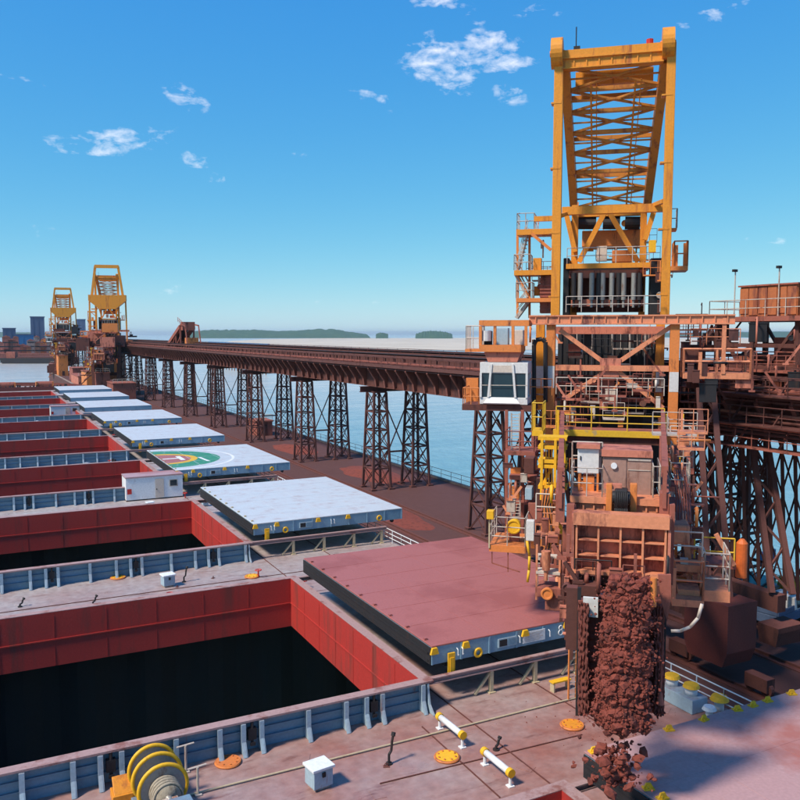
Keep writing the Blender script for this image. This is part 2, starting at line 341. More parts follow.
island('island_hills', -260, 70, (332, 331.5, 331.8, 331, 331.6, 332.4, 334), 6800, seed=14)
island('island_hills', 640, 1250, (334, 332.6, 332, 331.4, 331.8, 331, 331.6, 332), 7200, seed=17)
# pale beige sheet lying low across the bay
m = MB(); pts = [G(px, py, ZW + .35) for px, py in ((215, 344), (300, 347.6), (380, 349.5), (470, 350.5), (620, 349), (860, 345), (1000, 340), (860, 338.4), (620, 338), (440, 338), (330, 338.2), (265, 339), (232, 341))]
m.add(pts, [tuple(range(len(pts)))]); struct(m.build('beige_band', 'beige'))

# ================================================================== SHIP
CX, XC, XS, XP = 4.4, 16.3, 28.0, -19.2       # centre line, hatch side, starboard edge, port edge
PITCH, YN, YF = 26.0, 30.17, 46.45            # hatch spacing, second hatch near and far edge
XL = 2 * CX - XC
NH = 9; CT = 1.3
ship = thing('bulk_carrier', 'long ore carrier with red dusted grey deck and open red hatches moored at the quay', 'ship', (CX, 110, -13), wc=True)
BOW = YN + 7 * PITCH + 40
def hy(i): return YN + (i - 1) * PITCH, YF + (i - 1) * PITCH
T = .02
bow_pts = [(XP, BOW), (XP + 3, BOW + 10), (XP + 11, BOW + 22), (CX, BOW + 27), (XS - 11, BOW + 22), (XS - 3, BOW + 10), (XS, BOW)]
m = MB(); prev = -40
for i in range(NH):
    a, b = hy(i)
    a -= .1; b += .1
    m.bx(XP, XS, prev, a, -1.6, 0)
    m.bx(XP, XL - .1, a, b, -1.6, 0); m.bx(XC + .1, XS, a, b, -1.6, 0); prev = b
m.bx(XP, XS, prev, BOW, -1.6, 0)
m.prism([(x, y, -1.6) for x, y in bow_pts], (0, 0, 1.6))
deck = m.build('deck', 'deck', ship, fix=False)
m = MB(); m.bx(XS - .25, XS - .02, -40, BOW, -16, -.01); m.bx(XP + .02, XP + .25, -40, BOW, -16, -.01)
for (x0, y0), (x1, y1) in zip(bow_pts, bow_pts[1:]): m.prism([(x0, y0, -.01), (x1, y1, -.01), (x1 - (x1 - CX) * .1, y1 - 3, -16), (x0 - (x0 - CX) * .1, y0 - 3, -16)], (0, -.2, 0))
m.build('hull_side', 'hull', ship)
# holds: wide rooms below the hatches, deep shade put into their colour, with corrugated end bulkheads
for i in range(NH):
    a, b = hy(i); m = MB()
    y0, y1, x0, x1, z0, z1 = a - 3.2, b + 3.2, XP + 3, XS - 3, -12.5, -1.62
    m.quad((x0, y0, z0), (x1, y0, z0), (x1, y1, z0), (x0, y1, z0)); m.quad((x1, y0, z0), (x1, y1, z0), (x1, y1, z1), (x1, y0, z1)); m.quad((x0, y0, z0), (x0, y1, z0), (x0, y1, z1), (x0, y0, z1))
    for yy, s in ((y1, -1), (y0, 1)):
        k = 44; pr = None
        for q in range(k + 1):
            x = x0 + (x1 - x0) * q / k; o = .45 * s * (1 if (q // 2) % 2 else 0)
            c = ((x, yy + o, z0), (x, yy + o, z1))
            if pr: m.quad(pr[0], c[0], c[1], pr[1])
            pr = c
    m.build('hold', 'hold_shade', ship, fix=False)
    m = MB(); z0, z1 = -1.65, CT - .03; t = .06       # red inner coaming
    m.bx(XL - t, XL, a, b, z0, z1); m.bx(XC, XC + t, a, b, z0, z1); m.bx(XL - t, XC + t, b, b + t, z0, z1); m.bx(XL - t, XC + t, a - t, a, z0, z1)
    m.bx(XL, XC, b - .05, b - .005, -.25, -.18); m.bx(XC - .05, XC - .005, a, b, -.25, -.18)
    lin = m.build('hatch_lining', 'hold_red', ship)
    if i < 4:
        fr = MB().bx(-.018, .018, -.016, -.004, -1.64, CT - .2).mesh('lining_rib', 'hold_red'); fs2 = MB().bx(-.016, -.004, -.018, .018, -1.64, CT - .2).mesh('lining_rib', 'hold_red')
        for q in range(1, 9): sub('lining_rib', fr, lin, (XL + (XC - XL) * q / 9, b, 0))
        for q in range(1, 7): sub('lining_rib', fs2, lin, (XC, a + (b - a) * q / 7, 0))

# coaming with stays
def stay_mesh():
    m = MB(); m.prism([(-.05, 0, CT - .1), (-.05, -.30, CT - .1), (-.05, -.34, .55), (-.05, -.62, .02), (-.05, 0, .02)], (.1, 0, 0))
    m.bx(-.09, .09, -.36, -.31, .5, CT - .1); m.prism([(-.09, -.36, .5), (.09, -.36, .5), (.09, -.60, .01), (-.09, -.60, .01)], (0, .05, 0)); return m.mesh('stay', 'stay_blue')
STAY = stay_mesh()
m = MB(); m.bx(-.16, .16, -.3, -.1, .5, .95); m.tube((0, -.24, .3), (0, -.24, 1.2), .06, 8); m.bx(-.1, .1, -.36, -.3, .3, .42); CLEAT = m.mesh('cleat', 'dark')
for i in range(NH):
    a, b = hy(i); m = MB(); t = .09
    m.bx(XL - .08 - t, XL - .08, a, b, .002, CT - .08); m.bx(XC + .08, XC + .08 + t, a, b, .002, CT - .08)
    m.bx(XL - .3, XC + .3, a - .06 - t, a - .065, .002, CT - .08); m.bx(XL - .3, XC + .3, b + .065, b + .06 + t, .002, CT - .08)
    for z in (.42, .8): m.bx(XL, XC + .2, a - .26, a - .15, z, z + .025); m.bx(XL, XC + .2, b + .15, b + .26, z, z + .025)
    co = m.build('hatch_coaming', 'coaming_blue', ship)
    m = MB(); w = .46
    m.bx(XL - w, XC + w, a - w, a - .002, CT - .078, CT); m.bx(XL - w, XC + w, b + .002, b + w, CT - .078, CT); m.bx(XL - w, XL - .002, a + .002, b - .002, CT - .078, CT); m.bx(XC + .002, XC + w, a + .002, b - .002, CT - .078, CT)
    sub('coaming_cap', m.mesh('coaming_cap', 'cap_dust'), co)
    gap = 1.62 if i < 5 else 2.4
    k = 0; x = XC - .05
    while x > XL:
        if x > -3:
            sub('stay', STAY, co, (x, a - .16, 0))
            if i < 4 and k % 3 == 1: sub('stay', STAY, co, (x - .72, a - .16, 0)); sub('cleat', CLEAT, co, (x - .36, a - .16, 0))
        x -= gap * (1 if k % 3 else 1.18); k += 1
    if i < 4:      # last stay at the corner, a long curved bracket
        m = MB(); m.prism([(XC + .16, a - .16, CT - .1), (XC + .16, a - .45, CT - .1), (XC + .16, a - .5, .8), (XC + .16, a - .62, .35), (XC + .16, a - 1.0, .02), (XC + .16, a - .16, .02)], (.08, 0, 0))
        sub('corner_bracket', m.mesh('corner_bracket', 'stay_blue'), co)
# rails on which the covers roll out to the ship's side, on raking posts
m = MB(); m.bar((0, 0, 0), (0, 0, 1.05), .17); m.bx(-.17, .17, -.17, .17, .002, .05); m.bar((-.85, 0, .05), (-.05, 0, .92), .1); POST = m.mesh('post', 'cream_post')
for i in range(NH):
    a, b = hy(i)
    for yy in (a - .1, b + .1):
        m = MB().ibeam((XC + .3, yy, CT - .16), (XS - .6, yy, CT - .16), .24, .26, .05); r = m.build('cover_rail', 'cap_dust', ship)
        for x in (19.9, 22.3, 24.7, 27.0):
            if i < 5: sub('post', POST, r, (x, yy, 0))
# ship's side railing along the starboard edge
m = MB(); rail_mb(m, [(XS - .35, y, 0) for y in range(-6, int(BOW), 6)], 1.0, 1.5, .028, (.36, .68)); m.build('side_railing', 'mark_white', ship)
# forecastle: raised bulwark, mooring gear posts
m = MB(); m.bx(XP + 1, XS - 1, BOW + .02, BOW + .2, .002, 1.1)
for (x0, y0), (x1, y1) in zip(bow_pts, bow_pts[1:]): m.bar((x0, y0, .55), (x1, y1, .55), .15, 1.1)
m.build('bulwark', 'hull', ship)
# deck seams and the thin pipes that cross the deck
m = MB()
for a, b in ((G(380, 784), G(582, 735)), (G(422, 727), G(500, 798))):
    m.bar((a.x, a.y, .02), (b.x, b.y, .02), .045, .035)
for i in range(1, 8):
    a, b = hy(i)
    m.bar((-6, b + 5.2, .02), (XS - 1, b + 5.2, .02), .05, .035)
for x in (17.6, 22.2): m.bar((x, -10, .02), (x, BOW, .02), .05, .03)
m.build('deck_seam', 'dark_rust', ship)
m = MB(); a = G(330, 752); b = G(572, 700); m.tube((-6, b.y, .06), (XS - 1, b.y, .06), .035, 8)
m.build('deck_pipe', 'cream_post', ship)

PAD = MB().bx(-.12, .12, -.09, .09, .002, .02).ring((0, 0, .07), (0, 1, 0), .06, .018, 12, 5).mesh('pad_eye', 'dark_rust'); PLT = MB().bx(-.3, .3, -.22, .22, .002, .014).mesh('doubler_plate', 'deck')
rp = random.Random(8)
for i in range(1, 4):
    a, b = hy(i)
    for q in range(16):
        x, y = rp.uniform(-1, 27), rp.uniform(b - PITCH + 1.0, a - 1.0)
        if x > 16.9 and y < b - PITCH + .9: continue
        put('pad_eye' if q % 3 else 'doubler_plate', PAD if q % 3 else PLT, ship, (x, y, 0), rp.uniform(0, 3))
# hatch covers, rolled out to starboard
COVZ = 1.42
def cover(i):
    y0 = 30.5 + (i - 1) * PITCH; y1 = y0 + 15.86; x0, x1 = 17.1, 29.0
    top = {0: 'cover_pink', 1: 'cover_red'}.get(i, 'cover_white')
    lab = {0: 'violet grey dusted hatch cover with yellow lugs, under the falling ore',
           1: 'red dusted hatch cover numbered eight, rolled out beside the loader',
           2: 'clean pale grey hatch cover between the red cover and the helipad cover',
           3: 'pale hatch cover painted with a green and yellow helicopter landing circle',
           4: 'pale grey hatch cover just beyond the helipad cover', 5: 'pale grey hatch cover, second beyond the helipad cover', 6: 'pale grey hatch cover, third beyond the helipad cover',
           7: 'pale grey hatch cover, fourth beyond the helipad cover', 8: 'pale grey hatch cover closest to the bow'}[i]
    t = thing('hatch_cover', lab, 'hatch cover', (x0, y0, COVZ), group='rolled out hatch covers')
    w = x1 - x0; l = y1 - y0
    m = MB().bx(0, w, 0, l, .96, 1.03); put('top_plate', m.mesh('top_plate', top), t, bevel=.02)
    m = MB().bx(.03, w - .03, .03, l - .03, .18, .957)
    if i < 4:
        sm = MB().bx(.06, w - .06, -.02, .02, 1.029, 1.038).mesh('weld_seam', top); sl2 = MB().bx(-.02, .02, .06, l - .06, 1.029, 1.0375).mesh('weld_seam', top)
        for q in range(1, 6): put('weld_seam', sm, t, (0, l * q / 6, 0))
        for q in range(1, 4): put('weld_seam', sl2, t, (w * q / 4, 0, 0))
    k = 9 if i < 4 else 5
    for q in range(k): x = .03 + (w - .06) * q / (k - 1); m.bx(x - .035, x + .035, -.015, .03, .18, .94)
    for q in range(11): y = .2 + (l - .4) * q / 10; m.bx(-.012, .03, y - .035, y + .035, .2, .94)
    put('skirt', m.mesh('skirt', 'skirt_blue'), t)
    m = MB().bx(-.05, -.014, .05, l - .05, .19, .95).bx(-.09, -.04, .2, l - .2, .62, .70).bx(-.08, -.04, .2, l - .2, .3, .36); put('seal_channel', m.mesh('seal_channel', 'dark'), t)
    if i < 6:
        m = MB()
        m.tube((0, -.06, .08), (0, .1, .08), .14, 12)
        wm = m.mesh('wheel', 'dark')
        for x in (.8, w - .8):
            for y in (.2, l - .2): put('wheel', wm, t, (x, y, 0))
        m = MB().bx(-.17, .17, -.12, -.03, -.62, .5); m.bx(-.1, .1, -.16, -.12, -.4, .3)
        put('lifting_strap', m.mesh('lifting_strap', 'bright_yellow'), t, (.95, 0, .1))
        m = MB().ring((0, -.06, 0), (0, 1, 0), .17, .065, 16, 6); rm = m.mesh('ring_lug', 'bright_yellow')
        put('ring_lug', rm, t, (2.35, 0, .35)); put('ring_lug', rm, t, (w - 2.0, 0, .45))
        m = MB(); m.prism([(-.2, 0, 0), (.2, 0, 0), (.12, 0, .28), (-.12, 0, .28)], (0, -.12, 0)); lm = m.mesh('lug', 'bright_yellow')
        for x in (.1, 1.7, 4.9, 7.3): put('lug', lm, t, (x, -.01, .68))
        m = MB(); m.bx(-.5, .5, -.035, .028, -.2, .2); v = put('vent_window', m.mesh('vent_window', 'stay_blue'), t, (3.95, 0, .55))
        for dx in (-.24, .24): put('vent_pane', MB().bx(dx - .2, dx + .2, -.05, -.037, -.15, .15).mesh('vent_pane', 'dark' if dx < 0 else 'coaming_blue'), v)
        hg = MB().path([(0, -.03, .75), (0, -.14, .7), (0, -.14, .45), (.12, -.03, .42)], .022, 5).mesh('hand_grip', 'mark_white')
        for x in (1.25, 1.5, 5.9 if i != 1 else 4.55, 6.15 if i != 1 else 6.25): put('hand_grip', hg, t, (x, 0, 0))
    if i == 1:
        pl = put('placard', MB().bx(-.62, .62, -.045, -.02, -.26, .26).mesh('placard', 'mark_white'), t, (5.42, 0, .58))
        m = MB()
        for q in range(6): m.bx(-.5, .5 - .1 * (q % 3), -.052, -.047, .16 - q * .07, .185 - q * .07)
        put('print_lines', m.mesh('print_lines', 'rail_grey'), pl)
        m = MB().ring((0, -.02, .13), (0, 1, 0), .10, .028, 18, 5).ring((0, -.02, -.1), (0, 1, 0), .12, .028, 18, 5); put('number_eight', m.mesh('number_eight', 'mark_white'), t, (6.95, -.02, .6))
    if i == 0:
        m = MB(); m.bx(-.22, .22, -.16, .16, 0, .06); m.prism([(-.2, -.04, .06), (.2, -.04, .06), (.1, -.04, .26), (-.1, -.04, .26)], (0, .08, 0)); m.tube((-.12, -.1, .1), (.12, .12, .14), .05, 8); lm = m.mesh('cleat_lug', 'bright_yellow')
        for (px, py) in ((590, 752), (667, 729), (702, 719), (735, 709), (753, 706), (767, 701), (791, 694), (622, 774), (645, 790), (661, 799)):
            p = G(px, py, COVZ + 1.03); x = min(max(p.x - x0, .25), w - .25); y = min(p.y - y0, l - .2); put('cleat_lug', lm, t, (x, y, 1.032), rz=random.uniform(-.4, .4)).scale = (.75, .75, .7)
    elif i < 4:
        m = MB(); m.bx(-.05, .1, -.07, .07, 0, .09); lm = m.mesh('edge_clip', 'cream_post' if i != 1 else 'cover_red')
        for q in range(9): put('edge_clip', lm, t, (.1, .8 + q * 1.75, 1.032))
    if i == 3:
        def arc(r0, r1, z, mt, nm, cx=0.02, cy=l / 2, a0=-90, a1=90, n=48):
            vs = []; fs = []
            for q in range(n + 1):
                a = R(a0 + (a1 - a0) * q / n)
                for r in (r0, r1):
                    vs.append((cx + r * math.cos(a), cy + r * math.sin(a), z))
            for q in range(n): fs.append((2 * q, 2 * q + 1, 2 * q + 3, 2 * q + 2))
            put(nm, MB().add(vs, fs).mesh(nm, mt), t)
        arc(.0, 3.9, 1.034, 'cover_red', 'landing_disc'); arc(3.9, 6.3, 1.034, 'green_paint', 'green_band'); arc(3.2, 3.9, 1.038, 'mark_yellow', 'yellow_ring')
        arc(7.55, 7.85, 1.034, 'mark_white', 'white_ring')
        m = MB().bx(.1, 1.9, l / 2 - .25, l / 2 + .25, 1.036, 1.04).bx(1.9, 2.4, l / 2 - 1.5, l / 2 + 1.5, 1.036, 1.04); put('letter_h', m.mesh('letter_h', 'mark_white'), t)
        m = MB().add([(4.2, l / 2 - 3.4, 1.042), (4.55, l / 2 - 3.7, 1.042), (4.3, l / 2 - .4, 1.042), (3.95, l / 2 - .3, 1.042)], [(0, 1, 2, 3)]); put('white_stripe', m.mesh('white_stripe', 'mark_white'), t)
    return t
for i in range(NH): cover(i)

# ------------------------------------------------------------------ deck gear
def deck_house(px0, px1, py, hgt, i, lab):
    a = G(px0, py); b = G(px1, py); y = a.y; x0, x1 = PXX_y(px0, y), PXX_y(px1, y)
    t = thing('deck_container', lab, 'container', ((x0 + x1) / 2, y, 0), group='white containers on deck'); w = x1 - x0; d = 2.4
    m = MB().bx(-w / 2, w / 2, 0, d, .12, hgt - .08)
    put('wall', m.mesh('wall', 'mark_white'), t); put('roof', MB().bx(-w / 2 - .05, w / 2 + .05, -.07, d + .05, hgt - .078, hgt + .04).mesh('roof', 'cover_pink'), t)
    dd = put('door', MB().bx(.05, .85, -.07, -.034, .2, hgt - .3).mesh('door', 'cream'), t); put('handle', MB().bx(.12, .2, -.12, -.072, .95, 1.05).mesh('handle', 'dark'), dd)
    ww = put('window', MB().bx(w / 2 - 1.3, w / 2 - .5, -.07, -.034, hgt * .5, hgt * .8).mesh('window', 'rail_grey'), t); put('pane', MB().bx(w / 2 - 1.22, w / 2 - .58, -.08, -.072, hgt * .53, hgt * .77).mesh('pane', 'glass'), ww)
    put('red_plate', MB().bx(-w / 2 + .1, -w / 2 + .5, -.06, -.034, .7, 1.2).mesh('red_plate', 'red_light'), t)
    m = MB()
    for x in (-w / 2 + .1, w / 2 - .1):
        for y in (.1, d - .1): m.bx(x - .1, x + .1, y - .1, y + .1, .002, .12)
    put('skid', m.mesh('skid', 'dark_rust'), t)
def PXX_y(px, Y):     # x where the pixel column meets depth Y on the deck
    d = ray(px, 450); return d.x / d.y * Y
deck_house(125, 182, 502, 2.3, 3, 'large white container with red roof dust, between open hatches near the helipad cover')
deck_house(52, 81, 418, 2.2, 6, 'small distant white container among the far open hatches')

# mooring winch: three yellow rimmed drums on one shaft
A = G(152, 767, .85); B = G(178, 816, .85); ax = (B - A).normalized()
wn = thing('mooring_winch', 'mooring winch with three yellow rimmed drums beside the black open hold', 'winch', (A.x, A.y, 0), math.atan2(ax.y, ax.x))
m = MB().tube((-.5, 0, .85), (3.2, 0, .85), .12, 14); put('shaft', m.mesh('shaft', 'drum_steel', True), wn)
for k, (x, r) in enumerate(((0, .78), (.75, .82), (1.55, .80))):
    m = MB().tube((x - .03, 0, .85), (x + .03, 0, .85), r - .06, 32); f = put('drum_flange', m.mesh('drum_flange', 'drum_steel'), wn)
    put('rim', MB().ring((x, 0, .85), (1, 0, 0), r, .07, 40, 8).mesh('rim', 'bright_yellow', True), f)
    m = MB()
    for q in range(6): a = q * PI / 3; m.bar((x - .05, 0, .85), (x - .05, math.cos(a) * (r - .1), .85 + math.sin(a) * (r - .1)), .09, .05)
    put('spoke', m.mesh('spoke', 'rail_grey'), f)
    if 1:
        m = MB()
        for q in range(8): m.ring((x + .1 + q * .08, 0, .85), (1, 0, 0), .44 + .03 * (q % 2), .045, 28, 6)
        m.tube((x + .03, 0, .85), (x + .72, 0, .85), .42, 24); put('rope_coil', m.mesh('rope_coil', 'rope', True), f)
m = MB().bx(3.0, 3.7, -.5, .5, .12, 1.25).bx(-.7, 3.8, -.8, .8, .003, .12); put('gear_case', m.mesh('gear_case', 'coaming_blue'), wn, bevel=.03)
for x in (-.55, 2.4): put('bearing_stand', MB().bx(x, x + .17, -.25, .25, .12, .95).mesh('bearing_stand', 'rail_grey'), wn)
p = G(122, 797); ob = MB().bx(-.35, .35, -.4, .3, .003, .28).prism([(-.3, -.35, .28), (.3, -.35, .28), (.3, .1, .7), (-.3, .1, .7)], (0, .12, 0)).build('control_stand', 'yellow', bevel=.02); ob.location = p; tag(ob, 'small yellow winch control stand beside the mooring winch', 'control box')
for q, (px, py) in enumerate(((186, 772), (198, 795))):
    p = G(px, py); t = thing('brake_lever', 'thin grey brake lever with cross handle right beside the winch drums', 'lever', p, group='winch levers')
    put('post', MB().tube((0, 0, 0), (0, 0, 1.0), .045, 8).bx(-.12, .12, -.12, .12, .002, .05).mesh('post', 'rail_grey'), t); put('handle', MB().tube((-.32, 0, 1.0), (.32, .05, 1.02), .03, 6).mesh('handle', 'cream'), t)
# pipe rollers
for k, (a, b, lab) in enumerate(((G(439, 728, .0), G(463, 748, .0), 'short white roller bar with yellow ends nearer the red hatch cover'), (G(484, 764, .0), G(511, 787, .0), 'long white roller bar with yellow ends close to the next hatch corner'))):
    d = (b - a); t = thing('roller_bar', lab, 'roller', a, math.atan2(d.y, d.x), group='roller bars'); l = d.length
    put('roller', MB().tube((.12, 0, .5), (l - .12, 0, .5), .12, 16).mesh('roller', 'mark_white', True), t)
    for x in (.05, l - .05):
        put('post', MB().tube((x, 0, 0), (x, 0, .42), .06, 8).bx(x - .12, x + .12, -.12, .12, .002, .04).mesh('post', 'mark_white'), t)
        put('end_cap', MB().tube((x - .09, 0, .5), (x + .09, 0, .5), .16, 14).mesh('end_cap', 'bright_yellow'), t)
# deck vent box
def vent_box(px, py, s, lab, grp='deck vent boxes'):
    p = G(px, py); t = thing('vent_box', lab, 'vent', p, R(8), group=grp)
    put('box', MB().bx(-.38 * s, .38 * s, -.34 * s, .34 * s, .1 * s, .74 * s).mesh('box', 'stay_blue'), t, bevel=.02)  # white box, bluish shade of its sides put into the colour
    put('lid', MB().bx(-.44 * s, .44 * s, -.4 * s, .4 * s, .743 * s, .84 * s).mesh('lid', 'mark_white'), t, bevel=.015)
    put('base', MB().bx(-.3 * s, .3 * s, -.26 * s, .26 * s, .002, .1 * s).mesh('base', 'rail_grey'), t)
    put('latch', MB().bx(-.06 * s, .06 * s, -.4 * s, -.342 * s, .5 * s, .66 * s).mesh('latch', 'dark'), t)
vent_box(319, 786, 1.0, 'small white vent box, blue shade painted on its sides, on red deck near the winch')
vent_box(168, 586, .95, 'white vent box, sides painted with blue shade, on grey deck behind the nearest black hold')
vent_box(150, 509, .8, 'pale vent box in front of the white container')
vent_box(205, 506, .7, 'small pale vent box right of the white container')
def manhole(px, py, lab, mt='bright_yellow'):
    p = G(px, py); t = thing('manhole_cover', lab, 'manhole', p, group='yellow manhole covers')
    put('lid', MB().tube((0, 0, .06), (0, 0, .1), .42, 24).mesh('lid', mt), t); put('rim', MB().ring((0, 0, .05), (0, 0, 1), .45, .05, 28, 6).mesh('rim', 'orange'), t)
    m = MB()
    for q in range(8): a = q * PI / 4; m.tube((math.cos(a) * .34, math.sin(a) * .34, .1), (math.cos(a) * .34, math.sin(a) * .34, .14), .035, 6)
    stuff(put('bolt', m.mesh('bolt', 'orange'), t))
manhole(447, 758, 'yellow round manhole cover beside the long white roller bar'); manhole(572, 726, 'orange manhole cover near the foot of the falling ore', 'yellow')
manhole(228, 763, 'rusty yellow manhole cover between winch and hatch coaming', 'orange'); manhole(118, 578, 'yellow manhole cover on the grey deck in front of the second hold')
manhole(252, 577, 'yellow manhole cover by the corner of the second hold')
for (px, py, h, lab) in ((389, 764, 1.05, 'thin black bent vent pipe standing on the red deck'), (184, 582, .9, 'thin black bent vent pipe beside the vent box on grey deck'), (496, 750, .4, 'short black stub pipe between the two roller bars'),
                         (93, 605, .5, 'black stub pipe on the edge of the black hold'), (20, 607, .45, 'tiny black sounding pipe on the grey deck')):
    p = G(px, py); m = MB().path([(0, 0, 0), (0, 0, h * .35), (.12, .05, h * .45), (.16, .06, h * .8), (.22, .08, h)], .05, 8).tube((.2, .07, h * .96), (.25, .1, h * 1.08), .085, 8).tube((0, 0, .002), (0, 0, .05), .13, 10)
    o = m.build('vent_pipe', 'dark', smooth=False); o.location = p; tag(o, lab, 'pipe')
for (px, py, lab) in ((560, 690, 'yellow step bench under the red hatch cover rail'), (400, 712, 'yellow step against the corner of the nearest coaming'), (228, 553, 'yellow step against the coaming of the second hold')):
    p = G(px, py); t = thing('step_bench', lab, 'step', p, group='yellow deck steps')
    put('tread', MB().bx(-.5, .5, -.16, .16, .42, .48).mesh('tread', 'bright_yellow'), t)
    for x in (-.42, .42): put('leg', MB().bx(x - .03, x + .03, -.14, .14, .002, .42).mesh('leg', 'cream_post'), t)
# a ladder from the deck up to the cover rail end
a = G(572, 700); t = thing('deck_ladder', 'narrow rusty ladder standing at the end of the red cover by the ore', 'ladder', a)
m = MB()
for x in (-.2, .2): m.bar((x, 0, 0), (x, 0, 2.6), .06)
put('stile', m.mesh('stile', 'orange'), t); m = MB()
for q in range(9): m.tube((-.2, 0, .25 + q * .27), (.2, 0, .25 + q * .27), .022, 6)
put('rung', m.mesh('rung', 'rail_grey'), t)
# bollards and fairlead box at the starboard rail
p = G(680, 700); t = thing('bollard_box', 'pale green steel box with two yellow capped bollards at the rail', 'bollard', (p.x - .2, p.y + .5, 0), R(-90))
put('box', MB().bx(-.2, 1.8, -.45, .45, .003, .62).mesh('box', 'stay_blue'), t, bevel=.03)
for x in (.2, 1.3):
    b = put('bollard', MB().tube((x, 0, .62), (x, 0, .95), .26, 18).mesh('bollard', 'mark_white', True), t); put('cap', MB().tube((x, 0, .951), (x, 0, 1.08), .36, 18, .30).mesh('cap', 'bright_yellow'), b)
for (px, py, lab, s) in ((719, 711, 'white mushroom vent with yellow cap at the ship rail', 1), (709, 718, 'low white bollard beside the yellow capped vent', .75)):
    p = G(px, py); t = thing('mushroom_vent', lab, 'vent', p, group='rail side vents')
    put('stem', MB().tube((0, 0, 0), (0, 0, .5 * s), .2 * s, 16).mesh('stem', 'mark_white', True), t); put('cap', MB().tube((0, 0, .5 * s), (0, 0, .68 * s), .4 * s, 18, .3 * s).mesh('cap', 'bright_yellow' if s == 1 else 'mark_white'), t)
# small gear on the cross decks further forward
rg = random.Random(3)
KINDS = []
m = MB().tube((0, 0, 0), (0, 0, .7), .09, 10).tube((0, 0, .7), (0, 0, .85), .2, 12); KINDS.append(('vent_post', m.mesh('vent_post', 'mark_white'), 'pipe'))
m = MB().bx(-.25, .25, -.2, .2, .003, .5).bx(-.3, .3, -.25, .25, .503, .56); KINDS.append(('valve_box', m.mesh('valve_box', 'stay_blue'), 'box'))
m = MB().tube((-.4, 0, 0), (-.4, 0, .6), .16, 12).tube((.4, 0, 0), (.4, 0, .6), .16, 12).bx(-.62, .62, -.25, .25, .003, .08); KINDS.append(('bitts', m.mesh('bitts', 'dark'), 'bollard'))
m = MB().tube((0, 0, 0), (0, 0, .5), .05, 8).ring((0, 0, .5), (0, 0, 1), .2, .03, 16, 6); KINDS.append(('hand_wheel', m.mesh('hand_wheel', 'red_light'), 'valve'))
LAB = {'vent_post': 'white capped vent post on the grey deck strips between far hatches', 'valve_box': 'little pale blue valve box on the grey deck strips between far hatches', 'bitts': 'black twin mooring bitts on the grey deck strips between far hatches', 'hand_wheel': 'red valve hand wheel on the grey deck strips between far hatches'}
for i in range(2, 9):
    a, b = hy(i); ya, yb = b - PITCH + 1.2, a - 1.2
    for q in range(4):
        nm, me, ct = KINDS[rg.randrange(4)]; x = rg.uniform(2 + i, 26); y = rg.uniform(ya, yb)
        o = put(nm, me, None, (x, y, 0), rg.uniform(0, 3)); tag(o, LAB[nm], ct, 'small gear on the far deck strips')
for q in range(9):
    o = put('bitts', KINDS[2][1], None, (6 + q * 2.1, BOW + 4 + (q % 3) * 3, 0), q); o.scale = (1.6, 1.6, 1.8); tag(o, 'black twin mooring bitts on the bow deck beyond the last hatch', 'bollard', 'mooring gear on the bow')
for k, x in enumerate((7, 17)):
    t = thing('windlass', ('rusty anchor windlass on the bow deck close to the quay', 'rusty anchor windlass at the middle of the bow deck')[1 - k], 'windlass', (x, BOW + 9, 0), group='mooring gear on the bow')
    put('drum', MB().tube((-2, 0, 1.2), (2, 0, 1.2), .9, 16).mesh('drum', 'rust'), t); put('side_frame', MB().bx(-2.4, -2, -1, 1, .003, 2).mesh('side_frame', 'orange'), t); put('side_frame', MB().bx(2, 2.4, -1, 1, .003, 2).mesh('side_frame', 'orange'), t)

# ================================================================== CONVEYOR TRESTLE
TX0, TX1 = 43.2, 48.6; TY0, TY1 = 16.0, 441.0; BAY = 25.0
ZB = 8.9
tr = thing('conveyor_trestle', 'long rusty conveyor trestle on lattice towers running along the quay', 'trestle', (46, 66, ZQ), wc=True)
def tower_meshes():
    H = ZB - ZQ; legs = []; b0, b1 = 1.5, 1.0
    crn = [(-1, -1), (1, -1), (1, 1), (-1, 1)]
    def P(c, t): w = b0 + (b1 - b0) * t; return Vector((c[0] * w * .8, c[1] * w, H * t))
    for c in crn: m = MB().bar(P(c, 0), P(c, 1), .26, .26); m.bx(P(c, 0).x - .35, P(c, 0).x + .35, P(c, 0).y - .35, P(c, 0).y + .35, .003, .2); legs.append(m.mesh('leg', 'trestle'))
    lv = [0, .22, .42, .61, .80, 1.0]; br = MB(); sts = []
    for t in lv[1:]:
        st = MB()
        for q in range(4): st.bar(P(crn[q], t), P(crn[(q + 1) % 4], t), .15, .18)
        sts.append(st.mesh('strut', 'trestle'))
    for k, t in enumerate(lv):
        for q in range(4):
            a, b = crn[q], crn[(q + 1) % 4]
            if k < len(lv) - 1: br.bar(P(a, t), P(b, lv[k + 1]), .085, .085); br.bar(P(b, t), P(a, lv[k + 1]), .085, .085)
    return legs, sts, br.mesh('support_tower', 'dark_rust')
LEGS, STR, BRC = tower_meshes()
yb = TY0
while yb <= TY1:
    for x in (TX0, TX1):
        core = put('support_tower', BRC, tr, (x, yb, ZQ))
        for l in LEGS: sub('leg', l, core)
        for st in STR: sub('strut', st, core)
    m = MB().ibeam((TX0 - 2.2, yb, ZB + .36), (TX1 + 2.2, yb, ZB + .36), .5, .7, .07, (0, 0, 1)); m.bar((TX0 + 1.3, yb, 1.4), (TX1 - 1.3, yb, 1.4), .2); m.bar((TX0 + 1, yb, .2), (TX1 - 1, yb, 7.8), .12); m.bar((TX1 - 1, yb, .2), (TX0 + 1, yb, 7.8), .12)
    put('bent_beam', m.mesh('bent_beam', 'trestle'), tr)
    yb += BAY
